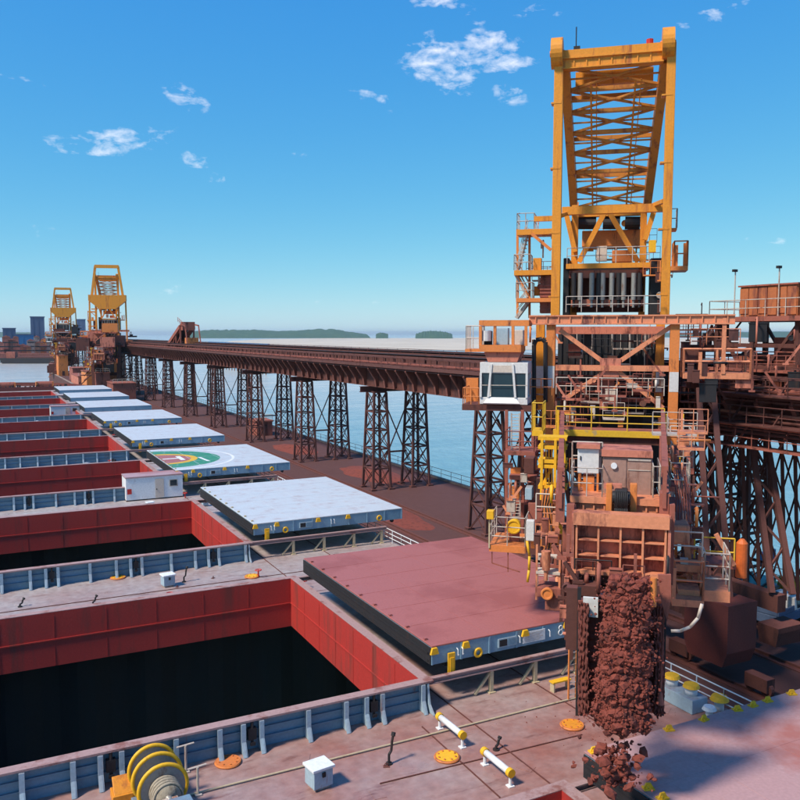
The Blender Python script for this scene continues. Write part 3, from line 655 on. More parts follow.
# girders, decks, belts per bay
m = MB(); m.prism([(-1.35, 0, 2.55), (0, 0, 2.55), (0, 0, .02), (-.28, 0, .02), (-.42, 0, .9), (-1.35, 0, 2.2)], (0, .09, 0)); m.prism([(-1.42, -.10, 2.2), (-.48, -.10, .85), (-.34, -.10, .0), (-.26, -.10, .0), (-.38, -.10, .9), (-1.34, -.10, 2.26)], (0, .29, 0)); BRK = m.mesh('bracket', 'salmon_dust')
m = MB(); m.bx(-.05, .05, -.05, .05, 0, 1.0); m.bar((0, 0, 0), (0, 0, 1.0), .06); 
y = TY0
GX0, GX1 = TX0 - .75, TX1 + 1.0
ZD = ZB + .72
while y < TY1:
    y2 = y + BAY
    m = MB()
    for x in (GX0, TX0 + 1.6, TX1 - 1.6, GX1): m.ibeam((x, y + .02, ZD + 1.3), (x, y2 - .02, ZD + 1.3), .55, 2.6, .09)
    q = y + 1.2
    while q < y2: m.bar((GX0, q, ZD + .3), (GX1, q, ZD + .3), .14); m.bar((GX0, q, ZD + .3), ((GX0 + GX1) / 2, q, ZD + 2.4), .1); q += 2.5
    put('girder', m.mesh('girder', 'dark_rust'), tr)  # web darker than the brackets: recess shade put into its colour
    m = MB().bx(GX0 - 1.5, GX1 + 1.3, y + .01, y2 - .01, ZD + 2.62, ZD + 2.72).bx(GX0 - 1.56, GX0 - 1.502, y + .01, y2 - .01, ZD + 2.5, ZD + 2.86)
    m.bx(GX0 - 1.35, GX0 - 1.28, y, y2, ZD + 2.28, ZD + 2.4)
    put('deck_slab', m.mesh('deck_slab', 'trestle'), tr)
    m = MB()
    for x, zu in ((GX0 + .3, .25), (TX0 + 3.4, .45), (GX1 - .6, .5)):      # three belt lines, each with stringers, idlers and a cover strip
        m.bar((x - .75, y, ZD + zu + 3.45), (x - .75, y2, ZD + zu + 3.45), .1, .3); m.bar((x + .75, y, ZD + zu + 3.45), (x + .75, y2, ZD + zu + 3.45), .1, .3)
        q = y + .6
        while q < y2:
            for s in (-.75, .75): m.bar((x + s, q, ZD + 2.72), (x + s, q, ZD + zu + 3.4), .1)
            q += 2.5
    m.bx(TX0 + 2.5, TX0 + 2.55, y + .05, y2 - .05, ZD + 2.74, ZD + 3.7); m.bx(GX1 - 1.5, GX1 - 1.45, y + .05, y2 - .05, ZD + 2.74, ZD + 3.75)
    put('conveyor_frame', m.mesh('conveyor_frame', 'trestle'), tr)
    m = MB()
    for x, zu in ((GX0 + .3, .25), (TX0 + 3.4, .45), (GX1 - .6, .5)):
        m.add([(x - .7, y, ZD + zu + 3.75), (x - .3, y, ZD + zu + 3.55), (x + .3, y, ZD + zu + 3.55), (x + .7, y, ZD + zu + 3.75), (x - .7, y2, ZD + zu + 3.75), (x - .3, y2, ZD + zu + 3.55), (x + .3, y2, ZD + zu + 3.55), (x + .7, y2, ZD + zu + 3.75)], [(0, 1, 5, 4), (1, 2, 6, 5), (2, 3, 7, 6)])
    put('belt', m.mesh('belt', 'belt'), tr)
    m = MB(); rail_mb(m, [(GX0 - 1.45, y, ZD + 2.72), (GX0 - 1.45, y2, ZD + 2.72)], 1.0, 2.5, .03, (.5,), 4); rail_mb(m, [(TX0 + 1.7, y, ZD + 2.72), (TX0 + 1.7, y2, ZD + 2.72)], 1.6, 3.1, .03, (.5,), 4); rail_mb(m, [(GX1 + 1.2, y, ZD + 2.72), (GX1 + 1.2, y2, ZD + 2.72)], 1.6, 3.1, .03, (.5,), 4)
    put('handrail', m.mesh('handrail', 'dark_rust'), tr)
    m = MB()
    for k, (dx, z, r) in enumerate(((-.9, 3.05, .14), (-.55, 3.0, .09), (-1.2, 2.95, .07))): m.tube((GX0 + dx, y, ZD + z), (GX0 + dx, y2, ZD + z), r, 8)
    put('pipe_run', m.mesh('pipe_run', 'rust'), tr)
    q = y + 1.1
    while q < y2 and q < 330: put('bracket', BRK, tr, (GX0 - .08, q, ZD + .02)); q += 2.4
    y = y2

# tripper house standing on the trestle to the right of the loader
def tripper(base, lab, s=1.0, full=True):
    t = thing('belt_tripper', lab, 'machinery house', base, group='machines on the trestle')
    if full:
        # footprint: local x across the trestle, y along it
        ZF = 4.4
        for x in (-2, 2.6):
            m = MB()
            for y in (-13, -9, -4.5, 0, 3.2, 6.0): m.bar((x, y, 0), (x, y, ZF), .28)
            for y0, y1 in ((-13, -9), (-4.5, -9), (-4.5, 0), (3.2, 0), (3.2, 6)): m.bar((x, y0, .2), (x, y1, ZF - .2), .18)
            m.bar((x, -13, 1.5), (x, 6, 1.5), .2, .3); m.bar((x, -13, 2.9), (x, 6, 2.9), .16, .25)
            put('side_frame', m.mesh('side_frame', 'dark_rust'), t)
        for y in (-13, -9, -4.5, 0, 3.2, 6.0): put('cross_frame', MB().bar((-2, y, 2.2), (2.6, y, 2.2), .22).bar((-2, y, .3), (2.6, y, ZF - .3), .14).mesh('cross_frame', 'dark_rust'), t)
        for (x0, x1, y0, y1, z0, z1, mt) in ((-1.4, 2, -8, -5, .3, 3.6, 'rust'), (-1.2, 2.2, -3.6, -.6, .2, 2.6, 'dark_rust'), (-.8, 2, .6, 2.6, .2, 3.4, 'rust'), (-1, 1.6, 3.8, 5.4, .3, 2.2, 'salmon'), (-1.2, 2, -12.4, -9.6, .3, 3.2, 'dark_rust')):
            put('transfer_hopper', MB().prism([(x0, y0, z1), (x1, y0, z1), (x1 - .7, y0 + .5, z0), (x0 + .7, y0 + .5, z0)], (0, y1 - y0, 0)).mesh('transfer_hopper', mt), t)
        put('floor', MB().bx(-2.6, 3.2, -14, 6.4, ZF + .002, ZF + .3).mesh('floor', 'rust'), t)
        m = MB().bx(-1.6, 2.6, .4, 4.6, ZF + .303, ZF + 2.2); put('house', m.mesh('house', 'rusty_panel'), t)
        for q in range(6): put('house_panel', MB().bx(-1.66, -1.602, .45 + q * .7, 1.09 + q * .7, ZF + .4 + .1 * (q % 2), ZF + 2.1).mesh('house_panel', 'rusty_panel'), t)
        put('house_roof', MB().bx(-1.75, 2.75, .3, 4.7, ZF + 2.203, ZF + 2.3).mesh('house_roof', 'rust'), t)
        m = MB().bx(-1.5, 2.6, -12, .2, ZF + 1.3, ZF + 2.3); put('hood', m.mesh('hood', 'dark'), t)
        for y in (-10, -7.5, -5, -2.4, -.1): put('hood_post', MB().bar((-1.35, y, ZF + .303), (-1.35, y, ZF + 1.3), .22).mesh('hood_post', 'orange'), t)
        put('hood_skirt', MB().bx(-1.62, -1.52, -12, .2, ZF + .32, ZF + 1.0).mesh('hood_skirt', 'rusty_panel'), t)
        m = MB(); rail_mb(m, [(-2.5, -13.9, ZF + .3), (-2.5, 6.3, ZF + .3), (3.1, 6.3, ZF + .3)], 1.05, 1.4, .03); put('railing', m.mesh('railing', 'rail_grey'), t)
        m = MB(); rail_mb(m, [(-3.1, -13.9, 1.5), (-3.1, 6.3, 1.5)], 1.05, 1.4, .035); m.bx(-3.2, -2.2, -14, 6.4, 1.3, 1.45); put('side_walkway', m.mesh('side_walkway', 'rust'), t)
        for zz, xo in ((-1.6, -5.4), (-3.0, -4.9), (.1, -5.0)):
            m = MB().bx(xo - .5, xo + .5, -14, 5.0, zz - .1, zz); rail_mb(m, [(xo - .45, -14, zz), (xo - .45, 5.0, zz)], 1.05, 1.2, .03)
            for y in (-13, -10, -7, -4, -1, 2, 4.6): m.bar((xo + .3, y, zz - .05), (xo + 1.6, y, zz + 1.4), .1)
            put('service_walkway', m.mesh('service_walkway', 'rust' if zz < -2 else 'dark_rust'), t)
        for q in range(5): put('cable_pipe', MB().tube((-5.0 + .3 * q, -14, -2.2 + .35 * q), (-5.0 + .3 * q, 5.4, -2.2 + .35 * q), .09, 8).mesh('cable_pipe', 'salmon' if q % 2 else 'dark_rust'), t)
        for y in (4.9, 1.6):
            l = put('lamp_post', MB().tube((-1.8, y, ZF + .3), (-1.8, y, ZF + 3.2), .04, 8).mesh('lamp_post', 'rail_grey'), t)
            put('lamp_head', MB().bx(-2.0, -1.7, y - .1, y + .1, ZF + 3.2, ZF + 3.36).mesh('lamp_head', 'dark'), l)
    else:
        m = MB()
        for x in (-1.6, 1.6): m.bar((x, -9, 5.2), (x, 6, .6), .7, .9); m.bar((x, -4, 0), (x, -4, 3.6), .35); m.bar((x, 1, 0), (x, 1, 2.0), .35); m.bar((x, -9, .2), (x, -9, 5.6), .35); m.bar((x, -9, 3), (x, -4, .3), .25); m.bar((x, -4, 3.4), (x, 1, .3), .25); m.bar((x, -14, 5.5), (x, -9, 5.8), .3); m.bar((x, -14, 5.5), (x, -16, 1), .25)
        put('inclined_frame', m.mesh('inclined_frame', 'rust'), t); put('belt', MB().prism([(-1.3, -9, 5.8), (1.3, -9, 5.8), (1.3, 6, 1.1), (-1.3, 6, 1.1)], (0, 0, .1)).mesh('belt', 'belt'), t)
        put('drive_house', MB().bx(-1.5, 1.5, -10.8, -8.8, 4.4, 6.4).mesh('drive_house', 'rust'), t); put('cabin', MB().bx(-1.4, 1.4, -14.6, -12.6, .6, 2.6).mesh('cabin', 'orange'), t)
        m = MB(); rail_mb(m, [(-2, -16, 4.6), (-2, -8, 6.4)], 1.1, 1.5, .05); put('railing', m.mesh('railing', 'rust'), t)
tripper((45.5, 33.2, ZD + 2.724), 'rusty orange machinery house with lamps, on the trestle right beside the yellow loader')
tripper((45.5, 212, ZD + 2.724), 'brown tripper with a sloping frame, far along the trestle top', 1, False)

# ================================================================== SHIP LOADER
PHI = R(41.5); V0 = 50.0
vdir = Vector((math.sin(PHI), math.cos(PHI), 0)); udir = Vector((math.cos(PHI), -math.sin(PHI), 0))
def LP(px, py, v):          # pixel -> loader coordinates on the upright plane v metres out from the viewpoint's foot
    d = ray(px, py); t = v / d.dot(vdir); p = d * t
    return Vector((p.dot(udir), v - V0, CZ + p.z - ZQ))
LD = thing('ship_loader', 'tall yellow and rust ship loader pouring red ore into the near hold', 'ship loader', (vdir * V0) + Vector((0, 0, ZQ)), -PHI, group='ship loaders')
def lbox(m, x0, y0, x1, y1, v, dep=.5):
    xm, ym = (x0 + x1) / 2, (y0 + y1) / 2; yy = v - V0
    return m.bx(LP(x0, ym, v).x, LP(x1, ym, v).x, yy, yy + dep, LP(xm, y1, v).z, LP(xm, y0, v).z)
def lput(name, m, mt, parent=None, bevel=0, smooth=False): return put(name, m.mesh(name, mt, smooth), parent or LD, bevel=bevel)
def lbar(m, x0, y0, v0, x1, y1, v1, w, h=None): return m.bar(LP(x0, y0, v0), LP(x1, y1, v1), w, h or w)
def lrail(x0, y0, x1, v, dep=0, h=1.05, mt='rail_grey', gap=1.2, ends=True, parent=None, r=.03, name='railing', mid=(.5,)):
    # a railing along an edge at pixel row y0, returning along both sides by dep
    a = LP(x0, y0, v); b = LP(x1, y0, v); a.z = b.z = LP((x0 + x1) / 2, y0, v).z; pts = [a, b]
    if dep: pts = [a + Vector((0, dep, 0))] + pts + [b + Vector((0, dep, 0))]
    m = MB(); rail_mb(m, pts, h, gap, r, mid); return lput(name, m, mt, parent)
# --- the yellow mast: two tall stays, head beam, sheaves
VM = 55.0
for (xa, xb, yt) in ((552.5, 561.5, 52), (664, 673, 42)):
    m = MB(); lbox(m, xa, yt, xb, 318, VM, .62); c = lput('mast_column', m, 'yellow', bevel=.03)
    a = LP((xa + xb) / 2, yt, VM); sub('sheave', MB().tube((a.x - .36, a.y + .31, a.z), (a.x + .36, a.y + .31, a.z), .95, 24).mesh('sheave', 'yellow'), c)
    sub('sheave_pin', MB().tube((a.x - .46, a.y + .31, a.z), (a.x + .46, a.y + .31, a.z), .2, 12).mesh('sheave_pin', 'orange'), c)
    for q in range(4): z = a.z - 3.2 - q * 4.1; sub('flange_joint', MB().bx(a.x - .32, a.x + .32, a.y - .02, a.y + .64, z, z + .1).mesh('flange_joint', 'yellow'), c)
a = LP(561.6, 51, VM); b = LP(664, 51, VM)
m = MB().bx(a.x, b.x, a.y + .05, a.y + .65, a.z - .45, a.z + .05).bx(a.x, b.x, a.y + .12, a.y + .6, a.z - 1.05, a.z - .45).bx(a.x, b.x, a.y - .03, a.y + .72, a.z - .5, a.z - .42).bx(a.x, b.x, a.y - .03, a.y + .72, a.z - 1.12, a.z - 1.052)
for q in range(1, 8): x = a.x + (b.x - a.x) * q / 8; m.bx(x - .04, x + .04, a.y + .06, a.y + .115, a.z - 1.05, a.z - .5)
lput('head_beam', m, 'yellow')
m = MB(); p = LP(576, 42, VM); m.tube((p.x, p.y + .3, a.z), (p.x, p.y + .3, a.z + 1.5), .04, 6); m.bx(p.x - .15, p.x + .25, p.y + .2, p.y + .4, a.z + .05, a.z + .3); lput('antenna', m, 'dark')
m = MB(); p = LP(650, 42, VM); m.tube((p.x, p.y + .3, a.z), (p.x, p.y + .3, a.z + .35), .22, 10); lput('beacon_light', m, 'red_light')
# --- back truss running down and back from the head beam
def Q(s, t, k):       # s -1/1 side, t 0..1 along, k 0 lower face, 1 upper face
    top = LP(565 if s < 0 else 665.5, 68, VM + .7); bot = LP(574 if s < 0 else 647, 208, 65.5)
    if s > 0: top.z = LP(565, 68, VM + .7).z; bot.z = LP(574, 208, 65.5).z
    p = top.lerp(bot, t); d = (bot - top).normalized(); nn = Vector((1, 0, 0)).cross(d).normalized()
    if nn.z < 0: nn = -nn
    return p + nn * (1.5 * k)
for s in (-1, 1):
    m = MB().bar(Q(s, 0, 0), Q(s, 1, 0), .55, .62); m.bar(Q(s, 0, 1), Q(s, 1, 1), .4, .4)
    for q in range(11): m.bar(Q(s, q / 10, 0), Q(s, q / 10, 1), .14); 
    for q in range(10): m.bar(Q(s, q / 10, q % 2), Q(s, (q + 1) / 10, 1 - q % 2), .12)
    lput('truss_chord', m, 'yellow_shade_rust')
NP = 7
for q in range(NP + 1):
    for k in (0, 1):
        if k and q % 2: continue
        m = MB().bar(Q(-1, q / NP, k), Q(1, q / NP, k), .22, .28); lput('truss_strut', m, 'yellow_shade_rust')
for q in range(NP):
    A0, A1, B0, B1 = Q(-1, q / NP, 0), Q(1, q / NP, 0), Q(-1, (q + 1) / NP, 0), Q(1, (q + 1) / NP, 0); mid = (A0 + A1 + B0 + B1) / 4
    for p, r in ((A0, B1), (A1, B0)): lput('truss_brace', MB().bar(p, r, .15, .15), 'yellow_shade_rust')
    lput('truss_gusset', MB().bar(mid - Vector((.5, 0, 0)), mid + Vector((.5, 0, 0)), .3, .16), 'yellow_shade_rust')
    m = MB(); m.bar(Q(-1, (q + .5) / NP, 0), Q(1, (q + .5) / NP, 0), .1); lput('truss_tie', m, 'yellow_shade_rust')
m = MB()
for t0 in (.08, .2): a = Q(-1, t0, 1); b = Q(1, t0, 1); m.bar(a + Vector((.5, 0, .3)), b + Vector((-.5, 0, .3)), .6, .9)
lput('truss_head_plate', m, 'yellow')
# ladders inside the truss
m = MB()
for s in (.26, .72):
    a = Q(-1, .1, 0).lerp(Q(1, .1, 0), s); b = Q(-1, 1, 0).lerp(Q(1, 1, 0), s); m.bar(a, b, .12); m.bar(a + Vector((.35, 0, 0)), b + Vector((.3, 0, 0)), .06)
lput('cable_tray', m, 'yellow')
# --- rear frame under the truss
VR = 61.0
m = MB(); lbox(m, 562, 205, 664, 213, VM + 2.5, .5); lput('lower_beam', m, 'yellow')
m = MB(); lbox(m, 572, 210, 645, 216, VR, .5); lput('truss_seat_beam', m, 'yellow')
for (x0, x1) in ((571, 577.5), (639.5, 646)):
    m = MB(); lbox(m, x0, 205, x1, 318, VR - .8, .5); lput('rear_column', m, 'yellow')
for (x0, y0, x1, y1) in ((605, 212, 579, 262), (609, 212, 638, 262), (566, 213, 575, 252), (655, 208, 645, 240)):
    m = MB(); lbar(m, x0, y0, VR - 1.1, x1, y1, VR - 1.1, .34); lput('knee_brace', m, 'yellow')
m = MB(); lbar(m, 560, 216, VM + .8, 575, 210, VR, .25); lbar(m, 664, 201, VM + .8, 642, 210, VR, .25); lput('tie_bar', m, 'yellow')
m = MB(); lbox(m, 582, 230, 641, 246, VR + 1, 2.5); lput('winch_house', m, 'orange', bevel=.04)
for (x0, x1) in ((577, 596), (603, 620), (625, 640)):
    m = MB(); p = LP((x0 + x1) / 2, 223, VR + .5); r = .45; a = LP(x0, 223, VR + .5); b = LP(x1, 223, VR + .5); m.tube(a, b, r, 16); lput('rope_drum', m, 'dark')
m = MB(); lbox(m, 596.5, 246, 607, 261, VR - .9, .5); lput('control_cabinet', m, 'cream', bevel=.02)
m = MB(); lbox(m, 612, 250, 633, 262, VR - .5, .8); lput('motor_unit', m, 'orange', bevel=.05)
# walkway across, with railing
VW = 58.0
m = MB(); lbox(m, 566, 263, 650, 268, VW, 3.5); lput('walkway', m, 'yellow'); lrail(567, 263, 649, VW + .05, 0, 1.05, 'rail_grey', 1.1)
m = MB(); lbox(m, 649, 240, 656, 252, VW, .7); lput('junction_box', m, 'bright_yellow')
# hydraulic cylinder bank
m = MB(); lbox(m, 569, 270, 646, 277.5, VW + .5, .6); cb = lput('cylinder_frame', m, 'salmon'); m = MB(); lbox(m, 571, 299, 645, 306, VW + .5, .7); lput('cylinder_frame', m, 'salmon')
for q, x in enumerate((574, 580.5, 592, 599, 603, 612, 619, 624, 634, 640)):
    a = LP(x, 273, VW + .25); b = LP(x, 300, VW + .25); m = MB().tube((a.x, a.y, b.z), (a.x, a.y, a.z), .17, 12); m.tube((a.x, a.y, b.z - .5), (a.x, a.y, b.z), .09, 10)
    c = lput('hydraulic_cylinder', m, 'drum_steel' if q % 3 else 'dark', smooth=False)
m = MB(); lbox(m, 572, 277, 644, 312, VW + 2.2, 1.2); lput('back_panel', m, 'dark_rust')
for (x0, x1) in ((563, 569), (650, 663)):
    m = MB(); lbox(m, x0, 258, x1, 316, VW + .5, 2.5); lput('duct', m, 'dark', bevel=.05)
lrail(566, 312, 660, VM - .5, 0, 1.0, 'rail_grey', 1.0)
# left stair tower beside the mast
VS = 57.0
for (x0, y0, x1, y1, dep) in ((534, 216, 552, 221, .3), (517, 229, 552, 234.5, 1.6), (514, 270, 552, 275, 1.8), (516, 298, 552, 302, 1.8)):
    m = MB(); lbox(m, x0, y0, x1, y1, VS, dep); lput('stair_platform', m, 'yellow' if y0 < 290 else 'orange')
for (x0, y0, x1, y1) in ((518, 269, 527, 234), (528, 297, 516, 275), (516, 318, 528, 302)):
    m = MB(); a = LP(x0, y0, VS + .4); b = LP(x1, y1, VS + .4)
    for d in (0, .75): m.bar(a + Vector((0, d, 0)), b + Vector((0, d, 0)), .06, .22)
    n = 9
    for q in range(n): p = a.lerp(b, (q + .5) / n); m.bx(p.x - .14, p.x + .14, p.y, p.y + .75, p.z - .02, p.z + .02)
    for d in (0, .75):
        for h in (.5, 1.0): m.tube(a + Vector((0, d, h)), b + Vector((0, d, h)), .028, 5)
    lput('stair_flight', m, 'rail_grey')
for (x0, y, x1) in ((517, 229, 534), (514, 270, 530), (516, 298, 532)): lrail(x0, y, x1, VS + .03, 1.5, 1.05, 'rail_grey', .7)
m = MB()
for x in (517.5, 529.5): lbar(m, x, 229, VS + 1.2, x, 318, VS + 1.2, .16)
lbar(m, 532, 234, VS, 551, 250, VS, .2); lbar(m, 517, 275, VS + .3, 530, 298, VS + .3, .1); lput('stair_post', m, 'orange')
m = MB(); lbox(m, 533, 258, 541, 272, VS + .5, .8); lput('platform_box', m, 'yellow')
m = MB(); lbox(m, 540, 276, 551.5, 313, VS + .6, 1.4)
for q in range(10): lbox(m, 539.6, 278 + q * 3.5, 551.8, 279.4 + q * 3.5, VS + .52, .1)
lput('louvre_cabinet', m, 'rust')
# right hand outrigger platforms
m = MB(); lbox(m, 662, 266, 688, 270.5, VS, 2.0); lput('outrigger_platform', m, 'orange'); lrail(674, 266, 687.5, VS + .05, 1.9, 1.6, 'orange', .6, r=.045)
m = MB(); lbox(m, 673.5, 245, 678, 266, VS + .8, .3); lbox(m, 683.5, 243, 687, 266, VS + .8, .3); lput('outrigger_post', m, 'orange')
lrail(666, 228, 677, VM + .8, 1, 1.2, 'rail_grey', .6); m = MB(); lbox(m, 664, 228, 677, 230, VM + .75, 1.2); lput('side_step', m, 'orange')
# --- main cross beam and the portal below it
VB = 50.0
m = MB(); a = LP(529, 324, VB); b = LP(735, 324, VB); a.z = LP(610, 324, VB).z; m.bx(a.x, b.x, 0, .9, a.z, a.z + .52).bx(a.x, b.x, -.1, 1.0, a.z + .45, a.z + .53).bx(a.x, b.x, -.1, 1.0, a.z - .03, a.z + .05)
for q in range(17): x = a.x + .4 + (b.x - a.x - .8) * q / 16; m.bx(x - .03, x + .03, -.08, 0, a.z + .05, a.z + .45)
lput('cross_beam', m, 'pink_orange')
m = MB(); lbox(m, 556, 326.5, 664, 334, VB + 1.8, .6); lput('second_beam', m, 'salmon')
m = MB(); a = LP(479, 326, VB - 1); b = LP(529, 320, VB - 1); m.bx(a.x, b.x, a.y, a.y + 1.9, a.z, b.z); lput('cab_beam', m, 'orange')
for nm, x0, x1, mt in (('portal_leg', 545.5, 554.5, 'orange'), ('portal_leg', 669, 678.5, 'orange'), ('inner_leg', 535.5, 544, 'yellow'), ('inner_leg', 655.5, 664, 'yellow')):
    m = MB(); v = VB + .1 if nm == 'portal_leg' else VB + 2.2
    lbox(m, x0, 324.5, x1, 445 if nm == 'portal_leg' else 410, v, .6); c = lput(nm, m, mt, bevel=.02)
    a = LP(x0, 372 if x0 > 600 else 366, v); b = LP(x1, 392 if x0 > 600 else 388, v)
    sub('worn_patch', MB().bx(a.x + .02, b.x - .02, a.y - .012, a.y - .004, b.z, a.z).mesh('worn_patch', 'white_paint'), c)
m = MB(); p0 = LP(534, 342, VB - .2); pts = [LP(x, y, VB - .2) for x, y in ((534, 404), (534, 345), (536, 340), (542, 339), (545.5, 342), (545.5, 402))]; m.path(pts, .13, 8); lput('black_hose', m, 'dark')
for (x0, y0, x1, y1, w) in ((560, 330, 602, 361, .38), (672, 326, 620, 361, .38), (604, 372, 566, 398, .32), (619, 372, 663, 408, .32)):
    m = MB(); lbar(m, x0, y0, VB + .5, x1, y1, VB + .5, w, .25); lput('cross_brace', m, 'pink_orange')
m = MB(); lbox(m, 600, 358.5, 621, 366, VB + .25, .5); lbox(m, 603, 370.5, 619, 377, VB + .3, .4); lput('gusset_plate', m, 'salmon')
m = MB(); lbox(m, 555, 365.5, 669, 371, VB + .15, .5); lput('tie_beam', m, 'pink_orange')
m = MB(); lbox(m, 598, 377, 614, 404, VB + 1, .9); lput('centre_block', m, 'rust')
# machine room behind the braces, with hanging ropes in front
m = MB(); a = LP(556, 470, VB + 5); b = LP(664, 331, VB + 5); m.bx(a.x, b.x, a.y, a.y + 6, a.z, b.z)
for q in range(16): x = a.x + (b.x - a.x) * (q + .5) / 16; m.bx(x - .06, x + .06, a.y - .1, a.y, a.z, b.z)
lput('machine_house', m, 'dark')
for q, x in enumerate((570, 577, 584, 592, 603, 612, 623, 630, 638, 645, 652)):
    a = LP(x, 334, VB + 3.4); b = LP(x + (q % 3 - 1), 398, VB + 3.4); m = MB().tube(b, a, .04, 6); lput('hoist_rope', m, 'rail_grey' if q % 2 else 'dark')
m = MB(); p = LP(572, 354, VB + 3); q = LP(577, 354, VB + 3); m.tube(p - Vector((.2, 0, 0)), q + Vector((.35, 0, 0)), .26, 14); lput('rope_sheave', m, 'cream')
for (y, x0, x1, v) in ((383, 556, 662, VB + 2.5), (392, 560, 650, VB + 3), (399, 556, 664, VB + 2)):
    m = MB(); lbox(m, x0, y, x1, y + 2.6, v, 1.2); lput('inner_floor', m, 'rust'); lrail(x0 + 2, y, x1 - 2, v, 0, .9, 'rust', 1.3)
# operator cab and its frame
VC = 47.5
m = MB()
for x, dv in ((480.5, 0), (495, 0), (513, 0), (526, 0), (480.5, 2), (526, 2)): m = MB(); lbar(m, x, 326, VC + dv, x, 346, VC + dv, .16); lput('cab_hanger', m, 'orange')
m = MB(); lbox(m, 479, 345, 521, 352, VC - .2, 2.4); lput('cab_frame', m, 'orange')
m = MB(); lbox(m, 484, 331, 491, 345, VC + .6, .6); lput('air_unit', m, 'dark'); m = MB(); lbox(m, 493, 328, 508, 345, VC + .9, .7); lput('equipment_box', m, 'stay_blue', bevel=.03); m = MB(); lbox(m, 514, 330, 523, 345, VC + .6, .8); lput('equipment_box', m, 'cream', bevel=.03)
m = MB(); p = LP(486, 341, VC + .3); m.tube(p, p + Vector((0, 0, .6)), .3, 14); lput('round_tank', m, 'white_paint')
lrail(466, 350, 480, VC + .3, 1.6, 1.4, 'cream', .4); m = MB(); lbox(m, 465, 349, 480, 352, VC + .2, 1.8); lput('cab_walkway', m, 'orange')
m = MB(); a = LP(484, 352.2, VC); b = LP(521, 352.2, VC); c = LP(517, 362, VC); d = LP(488, 362, VC); m.prism([a, b, c, d], (0, 2.0, 0)); lput('cab_soffit', m, 'salmon')
cabm = MB(); a = LP(480, 362.2, VC); b = LP(528, 362.2, VC); z1 = a.z; zt = LP(480, 373, VC).z; zs = LP(480, 397, VC).z; zb = LP(480, 404, VC).z
cabm.bx(a.x, b.x, a.y, a.y + 2.2, zt, z1); cabm.bx(a.x, b.x, a.y, a.y + 2.2, zb, zs); cabm.bx(a.x, b.x, a.y + 1.9, a.y + 2.2, zs, zt)
cab = lput('operator_cab', cabm, 'white_paint', bevel=.02)
w0, w1 = LP(490.5, 380, VC).x, LP(513.5, 380, VC).x
for nm, x0, x1 in (('side_window', a.x + .06, w0 - .1), ('front_window', w0 + .03, w1 - .03), ('side_window', w1 + .1, b.x - .06)):
    sub(nm, MB().bx(x0, x1, a.y + .06, a.y + .09, zs + .002, zt - .002).mesh(nm, 'glass'), cab)
for (xa, za, xb, zc) in ((w0 + .05, z1 - .1, w0 - .12, zs), (w1 - .05, z1 - .1, w1 + .12, zs), (a.x + .06, zt, a.x + .06, zs)): sub('corner_post', MB().bar((xa, a.y - .03, za), (xb, a.y - .03, zc), .12).mesh('corner_post', 'white_paint'), cab)
sub('corner_post', MB().bar((b.x - .06, a.y, zs), (b.x - .06, a.y, zt), .12).mesh('corner_post', 'white_paint'), cab)
sub('window_rail', MB().bar((a.x, a.y - .05, (zs + zt) / 2), (b.x, a.y - .05, (zs + zt) / 2 + .02), .04).mesh('window_rail', 'rail_grey'), cab)
sub('visor', MB().bx(w0 - .05, w1 + .05, a.y - .03, a.y - .004, zt + .05, zt + .45).mesh('visor', 'cream'), cab)
sub('sill', MB().prism([(w0 - .4, a.y - .25, zs - .32), (w1 + .4, a.y - .25, zs - .32), (w1 + .15, a.y - .02, zs - .02), (w0 - .15, a.y - .02, zs - .02)], (0, .05, -.06)).mesh('sill', 'white_paint'), cab)
m = MB(); lbox(m, 462, 405, 534, 411, VC, 2.6); lput('cab_floor', m, 'dark_rust'); lrail(463, 405, 479, VC + .1, 2, 1.0, 'orange', .5)
m = MB(); lbox(m, 466, 378, 478, 405, VC + 2.3, .3); lput('cab_side_frame', m, 'orange')
# right platform on the cross beam
m = MB(); lbox(m, 683, 373, 751, 379, VB, 2.2); lput('side_platform', m, 'pink_orange'); lrail(683.5, 373, 750.5, VB + .04, 2, 1.35, 'pink_orange', 1.45, r=.075, mid=(.48,))
m = MB(); lbox(m, 722, 318, 726, 374, VB - .05, .25); lbox(m, 698.5, 352, 702, 374, VB - .02, .2); lput('platform_hanger', m, 'pink_orange')
# --- yellow walkway in front of the portal
VY = 45.0
m = MB(); lbox(m, 553, 431, 665, 437, VY, .22); lput('yellow_beam', m, 'mark_yellow'); m = MB(); lbox(m, 553, 431.5, 665, 433, VY + .25, 1.8); lput('yellow_walkway', m, 'rust'); lrail(556, 431, 664, VY + .04, 0, 1.25, 'mark_yellow', 1.6, r=.035, mid=(.33, .66))
m = MB(); m = None
for (xa, ya, xb, yb) in ((558, 437, 558, 410), (664, 462, 666, 414), (680, 462, 683, 414)): m = MB(); lbar(m, xa, ya, VY - .1, xb, yb, VY - .1, .11); lput('yellow_post', m, 'bright_yellow')
m = MB(); lbox(m, 556, 437.3, 664, 444, VY + .2, 1.8); lput('walkway_girder', m, 'dark_rust')
